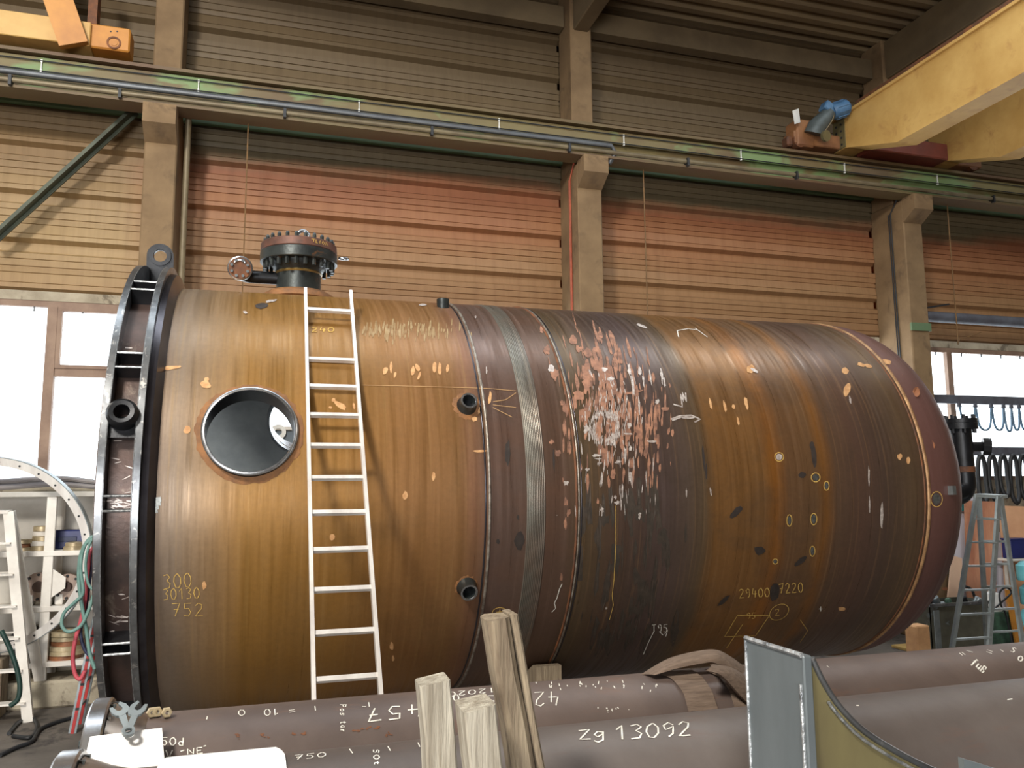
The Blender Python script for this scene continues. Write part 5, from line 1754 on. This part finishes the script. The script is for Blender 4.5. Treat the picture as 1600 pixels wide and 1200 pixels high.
# step ladder builder
def stepladder(name, tl_, bl, tr_, br_, back, n, m, label, treadw=0.08, sw=0.05, platform=True, st=0.028):
    """front frame given by four world points (top-left, bottom-left, top-right, bottom-right); back: offset of rear feet"""
    rt = root(name, (bl + br_) / 2, label, 'stepladder')
    for a, c in ((tl_, bl), (tr_, br_)):
        MB().bar(a, c, st, sw, up=back.normalized()).build('front_stile', m, rt)
        MB().bar(a + back * 0.04, c + back, st, sw, up=back.normalized()).build('rear_stile', m, rt)
    for k in range(1, n + 1):
        f_ = k / (n + 0.6)
        MB().bar(tl_ + (bl - tl_) * f_, tr_ + (br_ - tr_) * f_, treadw, 0.022, up=(0, 0, 1)).build('tread', m, rt)
        if k % 2 == 0 or n > 6:
            MB().bar(tl_ + back * 0.04 + (bl + back * 0.96 - tl_) * f_, tr_ + back * 0.04 + (br_ + back * 0.96 - tr_) * f_, 0.025, 0.025).build('rear_rung', m, rt)
    if platform:
        w_ = (tr_ - tl_)
        MB().add([tl_ - back * 0.05 + Z_ * 0.02, tr_ - back * 0.05 + Z_ * 0.02, tr_ + back * 0.2 + Z_ * 0.02, tl_ + back * 0.2 + Z_ * 0.02, tl_ - back * 0.05 - Z_ * 0.02, tr_ - back * 0.05 - Z_ * 0.02, tr_ + back * 0.2 - Z_ * 0.02, tl_ + back * 0.2 - Z_ * 0.02], [(0, 1, 2, 3), (7, 6, 5, 4), (0, 4, 5, 1), (1, 5, 6, 2), (2, 6, 7, 3), (3, 7, 4, 0)]).build('top_platform', m, rt)
    return rt


f1 = atZ(44, 1128, 0)
f1.y = f1.y
t1 = atY(16, 800, f1.y - 0.1)
t1.y = f1.y + 0.45
t1 = atY(14, 800, f1.y + 0.1)
stepladder('step_ladder', t1 - X_ * 0.32, f1 - X_ * 0.52 , t1, f1, V((0.0, 0.75, 0)), 6, M_rack, 'white stepladder cut by the left edge of the picture', 0.16, 0.06, True, 0.12)

# red and silver ladder behind the flange
f2 = atZ(113, 1146, 0)
p2 = atY(152, 958, f2.y)
dr = (p2 - f2).normalized()
rl = root('red_ladder', f2 + V((0, 0.2, 0)), 'red and silver ladder leaning behind the tank flange at the left', 'ladder')
for yo in (0, 0.4):
    s_ = MB().bar(f2 + V((0, yo, 0)), f2 + dr * 3.4 + V((0, yo, 0)), 0.025, 0.085, up=(1, 0, 0)).build('stile', M_alud, rl)
    MB().bar(f2 + V((0, yo - 0.014, 0)), f2 + dr * 3.4 + V((0, yo - 0.014, 0)), 0.008, 0.035, up=(1, 0, 0)).build('red_stripe', M_red, s_)
for k in range(1, 12):
    MB().bar(f2 + dr * 0.28 * k, f2 + dr * 0.28 * k + V((0, 0.4, 0)), 0.03, 0.03).build('rung', M_alud, rl)
    MB().box(f2 + dr * 0.28 * k + V((-0.02, -0.022, -0.014)), f2 + dr * 0.28 * k + V((0.02, -0.017, 0.014))).build('rung_end', M_rubber, rl)


def hose(px, Y, r_, m, lab, group=None, name='hose', dy=0.0):
    pts = [atY(x, y, Y + dy * i) for i, (x, y) in enumerate(px)]
    return MB().tube(smoothpath(pts, 6), r_, 8).build(name, m, None, lab, 'hose', group, smooth=60)


HG = 'hoses hanging behind the flange'
hose([(178, 838), (158, 836), (140, 842), (127, 865), (123, 900), (127, 940), (135, 985), (140, 1020), (148, 1045)], 10.75, 0.022, M_teal, 'teal hose hanging straight down behind the tank flange', HG)
hose([(178, 838), (156, 842), (134, 850), (126, 885), (130, 925), (118, 940), (100, 958), (97, 978), (108, 987), (126, 978), (138, 955), (146, 930)], 10.68, 0.02, M_teal, 'teal hose with a round loop left of the tank flange', HG)
hose([(178, 838), (158, 838), (142, 846), (134, 880), (138, 912), (150, 925)], 10.6, 0.016, M_teal, 'short teal hose bending back behind the tank flange', HG)
hose([(178, 838), (158, 850), (141, 862), (137, 892), (133, 935), (127, 968), (119, 995), (114, 1025), (117, 1052), (125, 1061), (133, 1048)], 10.85, 0.024, M_pink, 'red hose hanging in a low loop beside the red ladder', HG)
hose([(178, 838), (160, 856), (146, 864), (141, 900), (134, 950), (126, 985), (131, 1012), (141, 1026)], 10.9, 0.02, M_navy, 'dark blue hose hanging beside the red one', HG)
hose([(2, 985), (14, 1010), (25, 1040), (31, 1070), (28, 1092), (16, 1103)], 10.7, 0.028, M_darkgreen, 'dark green hose hanging over the white stepladder', None)
for pts, lab in (([(0, 1180), (25, 1168), (50, 1158), (62, 1140), (90, 1128), (118, 1120)], 'black cable crossing the floor at the lower left'), ([(20, 1150), (48, 1152), (58, 1135), (50, 1122), (30, 1128), (14, 1146)], 'black cable loop lying at the foot of the white stepladder')):
    MB().tube(smoothpath([atZ(x, y, 0.025) for x, y in pts], 6), 0.024, 8).build('floor_cable', M_rubber, None, lab, 'cable', 'cables on the floor', smooth=60)

# ================================================================== RIGHT BACKGROUND
# hose rails across the window
for (y0, lab, yy) in ((625, 'upper grey rail across the right window', 12.55), (705, 'lower grey rail across the right window', 12.55)):
    z = atY(1540, y0, yy).z
    x0 = atY(1457, y0, yy).x
    rr2 = root('hose_rail', (x0 + 2.5, yy, z - 0.09), lab, 'rail', 'hose rails at the right window')
    MB().cbox((x0, yy, z - 0.085), (x0 + 5.2, yy + 0.08, z + 0.085), 0.012).build('rail_beam', M_beam, rr2)
    for xx in (x0 + 0.15, x0 + 4.9):
        MB().box((xx - 0.03, yy + 0.08, z - 0.05), (xx + 0.03, WY + 0.04, z + 0.05)).build('wall_bracket', M_beam, rr2)
# festoon cable
zc_ = atY(1540, 634, 12.5).z
fe = root('festoon_cable', atY(1550, 672, 12.5), 'thin blue grey cable hung in loops from the upper window rail', 'cable')
cx_ = [1499, 1524, 1549, 1568, 1580, 1592, 1606, 1622]
lows = [668, 672, 672, 674, 672, 672, 672]
for i in range(len(cx_) - 1):
    a, c = atY(cx_[i], 636, 12.5), atY(cx_[i + 1], 636, 12.5)
    lo = atY((cx_[i] + cx_[i + 1]) / 2, lows[i], 12.5)
    w_ = (c.x - a.x)
    hh = zc_ - lo.z
    half = [(0, 0), (0.05, .25), (0.09, .55), (0.17, .82), (0.32, .96)]
    pts = [(a.x + w_ * fx, 12.5, zc_ - hh * fz) for fx, fz in half] + [(a.x + w_ * 0.5, 12.5, lo.z)] + [(c.x - w_ * fx, 12.5, zc_ - hh * fz) for fx, fz in half[::-1]]
    MB().tube(smoothpath(pts, 4), 0.022, 6).build('cable_loop', M_bluerubber, fe, smooth=60)
    MB().prism([(-0.05, -0.04), (0.05, -0.04), (0.02, 0.05), (-0.02, 0.05)], (a.x, 12.5, zc_), X_, Z_, 0.04).build('cable_trolley', M_beam, fe)
# thick hoses on the lower rail
for i, px in enumerate((1532, 1549, 1566, 1582, 1597, 1612)):
    p = atY(px, 712, 12.48)
    q = atY(px + 6, 786 - (i % 3) * 5, 12.48)
    w_ = 0.095
    ring_ = [(p.x - w_ * 0.7, 12.48, p.z - 0.1), (p.x, 12.46, p.z), (p.x + w_ * 0.8, 12.48, p.z - 0.12), (p.x + w_ * 1.15, 12.5, (p.z + q.z) / 2), (q.x + w_, 12.48, q.z + 0.15), (q.x, 12.46, q.z), (q.x - w_ * 0.9, 12.48, q.z + 0.15), (p.x - w_ * 0.9, 12.5, (p.z + q.z) / 2)]
    P = [V(v) for v in ring_]
    cl_ = []
    N_ = len(P)
    for k in range(N_):
        a_, b_, c_, d_ = P[k - 1], P[k], P[(k + 1) % N_], P[(k + 2) % N_]
        for j in range(5):
            t = j / 5
            cl_.append(0.5 * ((2 * b_) + (c_ - a_) * t + (2 * a_ - 5 * b_ + 4 * c_ - d_) * t * t + (3 * b_ - a_ - 3 * c_ + d_) * t ** 3))
    MB().tube(cl_, 0.042, 8, closed=True).build('hose_coil', M_rubber, None, ['leftmost', 'second from the left', 'third from the left', 'fourth from the left', 'fifth from the left', 'rightmost'][i] + ' of the thick black hose loops on the lower window rail', 'hose', 'black hose loops on the lower rail', smooth=60)

# aluminium step ladder
Yl = 7.85
tlp, trp = atY(1526, 774, Yl), atY(1560, 776, Yl)


def down(a, c):
    d = c - a
    return a + d * (a.z / -d.z)


blp, brp = down(tlp, atY(1488, 1010, Yl)), down(trp, atY(1546, 1004, Yl))
stepladder('step_ladder', tlp, blp, trp, brp, V((1.15, 0.35, 0)), 9, mat('aluminium_pale', (176, 186, 188), (150, 160, 164), 5, 0.4, 0.5), 'aluminium stepladder standing right of the rounded tank end', 0.05, 0.085)

# boards and panels leaning at the wall
for quad, Y, m, lab, nm, cat in (
        ([(1508, 782), (1556, 784), (1550, 945), (1506, 945)], 12.4, M_board, 'brown plywood board leaning behind the aluminium stepladder', 'plywood_board', 'board'),
        ([(1562, 790), (1625, 792), (1625, 900), (1566, 902)], 12.45, mat('peach_board', (226, 178, 140), (204, 152, 116), 1.2, 0.75), 'pale peach plywood board under the lower hose rail', 'plywood_board', 'board'),
        ([(1488, 868), (1503, 872), (1500, 945), (1466, 940)], 11.95, mat('light_peach', (236, 200, 172), (220, 182, 154), 1.2, 0.75), 'light peach board edge beside the rounded tank end', 'plywood_board', 'board'),
        ([(1484, 768), (1520, 770), (1518, 900), (1480, 900)], 12.7, M_palew, 'pale lavender panel behind the rounded tank end', 'wall_panel', 'panel'),
        ([(1548, 830), (1574, 832), (1574, 950), (1552, 950)], 12.6, M_palew, 'narrow white panel between the plywood boards', 'wall_panel', 'panel')):
    pts = [atY(x, y, Y) for x, y in quad]
    b = MB()
    zb = 0.0
    pts[2] = V((pts[2].x, Y - 0.05, zb))
    pts[3] = V((pts[3].x, Y - 0.05, zb))
    b.add(pts + [p + V((0, 0.03, 0)) for p in pts], [(3, 2, 1, 0), (4, 5, 6, 7), (0, 1, 5, 4), (1, 2, 6, 5), (2, 3, 7, 6), (3, 0, 4, 7)])
    b.build(nm, m, None, lab, cat, None)
q0, q1 = atY(1500, 788, 12.6), atY(1518, 798, 12.6)
MB().box((q0.x, 12.6, q1.z), (q1.x, 12.615, q0.z)).build('wall_sign', M_signgreen, None, 'small teal sign left of the aluminium stepladder', 'sign')
# blue crate on a shelf bracket
q0, q1 = atY(1578, 842, 12.1), atY(1606, 872, 12.1)
bc = root('blue_crate', ((q0.x + q1.x) / 2, 12.2, q1.z), 'blue plastic crate on a shelf at the right edge', 'crate')
MB().cbox((q0.x, 12.1, q1.z), (q1.x, 12.3, q0.z), 0.012).build('crate_body', M_bluebox, bc)
MB().cbox((q0.x - 0.01, 12.09, q0.z - 0.03), (q1.x + 0.01, 12.31, q0.z + 0.005), 0.006).build('crate_rim', M_bluebox, bc)
sh = root('wall_shelf', (q1.x, 12.2, q1.z - 0.05), 'white shelf board carrying the blue crate', 'shelf')
MB().cbox((q0.x - 0.1, 12.05, q1.z - 0.045), (q1.x + 1.2, 12.38, q1.z - 0.003), 0.006).build('board', M_rack, sh)
for xx in (q0.x + 0.1, q1.x + 1.0):
    MB().cbox((xx - 0.02, 12.3, 0), (xx + 0.02, 12.36, q1.z - 0.045), 0.004).build('support', M_rack, sh)

# steel trough with scrap, blocks and tools on the floor behind the pipe
Yt = 10.6
q0, q1 = atY(1452, 944, Yt), atY(1548, 992, Yt)
zt0 = max(0.02, q1.z)
tg = root('steel_trough', ((q0.x + q1.x) / 2, Yt + 0.2, 0), 'grey steel trough full of scrap behind the aluminium stepladder', 'trough')
w_, h_ = q1.x - q0.x, q0.z
MB().box((q0.x, Yt, 0), (q1.x, Yt + 0.012, h_)).box((q0.x, Yt + 0.5, 0), (q1.x, Yt + 0.512, h_)).box((q0.x, Yt, 0), (q0.x + 0.012, Yt + 0.5, h_)).box((q1.x - 0.012, Yt, 0), (q1.x, Yt + 0.5, h_)).box((q0.x, Yt, 0.0), (q1.x, Yt + 0.5, 0.012)).build('tub', M_trough, tg)
MB().cbox((q0.x - 0.03, Yt - 0.03, h_ - 0.05), (q1.x + 0.03, Yt, h_), 0.006).build('front_lip', M_rim, tg)
MB().cbox((q0.x + 0.06, Yt - 0.012, 0.1), (q0.x + 0.18, Yt, h_ - 0.1), 0.004).build('label_plate', M_alud, tg)
r5 = random.Random(5)
nm_ = ['dark scrap casting', 'grey scrap bracket', 'oily scrap shaft', 'pale scrap plate', 'greenish scrap valve', 'black scrap coupling', 'grey scrap elbow']
pos_ = ['at the left end of the trough', 'near the left of the trough', 'left of the trough middle', 'in the middle of the trough', 'right of the trough middle', 'near the right of the trough', 'at the right end of the trough']
MB().box((q0.x + 0.012, Yt + 0.012, 0.012), (q1.x - 0.012, Yt + 0.5, h_ - 0.14)).build('scrap_fill', M_greybox, tg)
for k in range(7):
    x = q0.x + w_ * (0.1 + 0.8 * k / 6)
    s_ = r5.uniform(0.07, 0.12)
    p = V((x, Yt + r5.uniform(0.12, 0.35), h_ - 0.14 + s_ * 0.55))
    M4 = Matrix.Translation(p) @ Matrix.Rotation(r5.uniform(0, 3), 4, 'Z') @ Matrix.Rotation(r5.uniform(-0.3, 0.3), 4, 'X')
    b = MB().cbox((-s_, -s_ * 0.5, -s_ * 0.45), (s_, s_ * 0.5, s_ * 0.45), 0.02, M4)
    b.lathe([(0, 0), (s_ * 0.55, 0), (s_ * 0.55, s_ * 0.9), (s_ * 0.3, s_ * 1.1), (0, s_ * 1.1)], M4 @ V((s_ * 0.2, 0, s_ * 0.3)), M4.to_3x3() @ V((0.4, 0, 1)), 14)
    b.build('scrap_part', [M_greybox, M_black, M_alud, M_green_m][k % 4], None, nm_[k] + ' lying ' + pos_[k], 'scrap', 'scrap in the trough', smooth=40)
p = atY(1436, 998, 10.3)
wbk = MB().cbox((p.x - 0.13, 10.2, 0), (p.x + 0.13, 10.45, atY(1436, 976, 10.3).z), 0.02)
wbk.build('wood_block', M_block, None, 'pale upright wood block beside the bottom of the tank end', 'block')
q0, q1 = atZ(1424, 1012, 0.03), atZ(1486, 1006, 0.03)
MB().cbox((q0.x - 0.2, q0.y - 0.3, 0), (q1.x + 0.6, q0.y + 0.25, 0.05), 0.008).build('yellow_plank', M_plank, None, 'yellow wooden plank on the floor behind the rear pipe', 'plank')
q0 = atY(1572, 922, 11.2)
q1 = atY(1594, 972, 11.2)
MB().add([V((q0.x, 11.2, q0.z)), V((q0.x + 0.17, 11.2, q0.z)), V((q1.x + 0.05, 11.1, 0)), V((q1.x - 0.22, 11.1, 0)), V((q0.x, 11.23, q0.z)), V((q0.x + 0.17, 11.23, q0.z)), V((q1.x + 0.05, 11.14, 0)), V((q1.x - 0.22, 11.14, 0))], [(3, 2, 1, 0), (4, 5, 6, 7), (0, 1, 5, 4), (1, 2, 6, 5), (2, 3, 7, 6), (3, 0, 4, 7)]).build('orange_plate', M_orange, None, 'orange steel plate leaning beside the aluminium stepladder', 'plate')
c = atY(1561, 950, 11.3)
zc0 = atY(1561, 956, 11.3).z
cn = root('white_canister', (c.x, 11.43, zc0), 'round white canister on a dark crate behind the stepladder', 'canister')
zc0 = atY(1561, 956, 11.3).z
MB().lathe([(0, 0), (0.14, 0), (0.15, 0.02), (0.15, 0.22), (0.12, 0.3), (0.05, 0.33), (0.05, 0.36), (0, 0.36)], V((c.x, 11.43, zc0)), Z_, 24).build('body', M_white, cn, smooth=40)
MB().lathe([(0, 0.36), (0.06, 0.36), (0.06, 0.40), (0, 0.40)], V((c.x, 11.43, zc0)), Z_, 16).build('lid', M_rubber, cn, smooth=40)
MB().cbox((c.x - 0.28, 11.26, 0), (c.x + 0.28, 11.6, zc0), 0.015).build('dark_crate', M_green_m, None, 'dark greenish crate under the white canister', 'crate')
for k, (px, py) in enumerate(((1597, 890), (1603, 925), (1600, 965))):
    p = atY(px, py, 11.6)
    zb = [atY(1600, 907, 11.6).z, atY(1600, 945, 11.6).z, 0][k]
    zt2 = atY(px, py - 14, 11.6).z
    MB().lathe([(0, 0), (0.16, 0), (0.17, 0.02), (0.17, (zt2 - zb) * 0.75), (0.08, (zt2 - zb) * 0.97), (0, zt2 - zb)], V((p.x + 0.1, 11.6, zb)), Z_, 20).build('teal_drum', mat('teal_plastic', (120, 196, 204), (92, 172, 184), 3, 0.35), None, ['teal plastic drum, top of the stack at the right edge', 'teal plastic drum, middle of the stack at the right edge', 'teal plastic drum, bottom of the stack at the right edge'][k], 'drum', 'teal drums at the right edge', smooth=40)
for (x0, y0), (x1, y1), lab in (((1497, 1002), (1536, 996), 'long steel spanner on the floor left of the stepladder leg'), ((1550, 996), (1580, 1000), 'steel spanner on the floor right of the stepladder leg')):
    a, c = atZ(x0, y0, 0.03), atZ(x1, y1, 0.03)
    rt = root('floor_spanner', (a + c) / 2, lab, 'spanner', 'spanners on the floor')
    MB().bar(a, c, 0.06, 0.03).build('shank', M_steel, rt)
    for e in (a, c):
        ringplate(e, X_, Y_, lambda t: 0.085, 0.045, 0.04).build('ring_end', M_steel, rt, smooth=40)
MB().tube(smoothpath([atY(1508, 916, 11.0), atY(1518, 921, 11.0), atY(1524, 935, 11.0), atY(1530, 944, 11.0)], 5), 0.022, 8).build('thick_cable', M_rubber, None, 'black cable bending down into the steel trough', 'cable', smooth=60)
MB().tube(smoothpath([atY(1553, 952, 10.9), atY(1566, 940, 10.9), atY(1580, 926, 10.9), atY(1572, 918, 10.9), atY(1562, 926, 10.9), atY(1564, 945, 10.9), atY(1572, 962, 11.0), V((atY(1572, 962, 11.0).x + 0.1, 11.0, 0.03))], 6), 0.016, 8).build('thin_cable', M_rubber, None, 'thin black cable coiled before the orange plate', 'cable', smooth=60)
# dark heap under the tank end
p = atY(1400, 1003, 9.8)
for k, (dx, dy, s_) in enumerate(((-0.55, 0, 0.24), (-0.02, 0.1, 0.28), (0.48, -0.05, 0.2))):
    bm = bmesh.new()
    bmesh.ops.create_icosphere(bm, subdivisions=3, radius=1)
    r6 = random.Random(20 + k)
    for v in bm.verts:
        q = 1 + 0.18 * sin(5 * v.co.x + k) * cos(4 * v.co.y) + r6.uniform(-0.05, 0.05)
        v.co = V((v.co.x * s_ * q, v.co.y * s_ * q * 0.8, max(0, v.co.z * q) * s_ * 1.1))
    MB().bm(bm, Matrix.Translation(V((p.x + dx, 9.9 + dy, 0)))).build('rag_bundle', [M_navypile, M_rubber, M_navypile][k], None, ['left one of three dark rag bundles under the tank end', 'middle one of three dark rag bundles under the tank end', 'right one of three dark rag bundles under the tank end'][k], 'rags', 'rag bundles under the tank end', smooth=60)

# cabinet behind the tank, seen through the two round openings
kz = atY(440, 666, 12.35).z
kb = root('grey_cabinet', (0.5, 12.55, 0), 'grey cabinet with a white dial seen through the round tank openings', 'cabinet')
MB().cbox((-0.9, 12.36, 0), (1.7, 12.8, kz - 0.06), 0.01).build('body', mat('cabinet_grey', (110, 122, 132), (88, 98, 108), 2, 0.6), kb)
MB().cbox((-0.95, 12.33, kz - 0.06), (1.75, 12.83, kz), 0.01).build('top', M_rack, kb)
q = atY(435, 675, 12.35)
MB().lathe([(0.05, -0.02), (0.11, -0.02), (0.11, 0.02), (0.05, 0.02)], V((q.x, 12.34, q.z)), Y_, 28, closed=True).build('dial', M_white, kb, smooth=40)
for k in range(3):
    MB().cbox((q.x - 0.34, 12.345, q.z - 0.08 + k * 0.06), (q.x - 0.18, 12.36, q.z - 0.05 + k * 0.06), 0.004).build('label_strip', M_white, kb)

MB().tube(smoothpath([f2 + dr * 1.95 + V((0.0, -0.05, 0.0)), f2 + dr * 1.97 + V((-0.06, -0.22, 0.03)), f2 + dr * 1.97 + V((-0.08, -0.42, 0.10))], 5), 0.012, 8).build('hose_hook', M_rubber, rl, smooth=60)
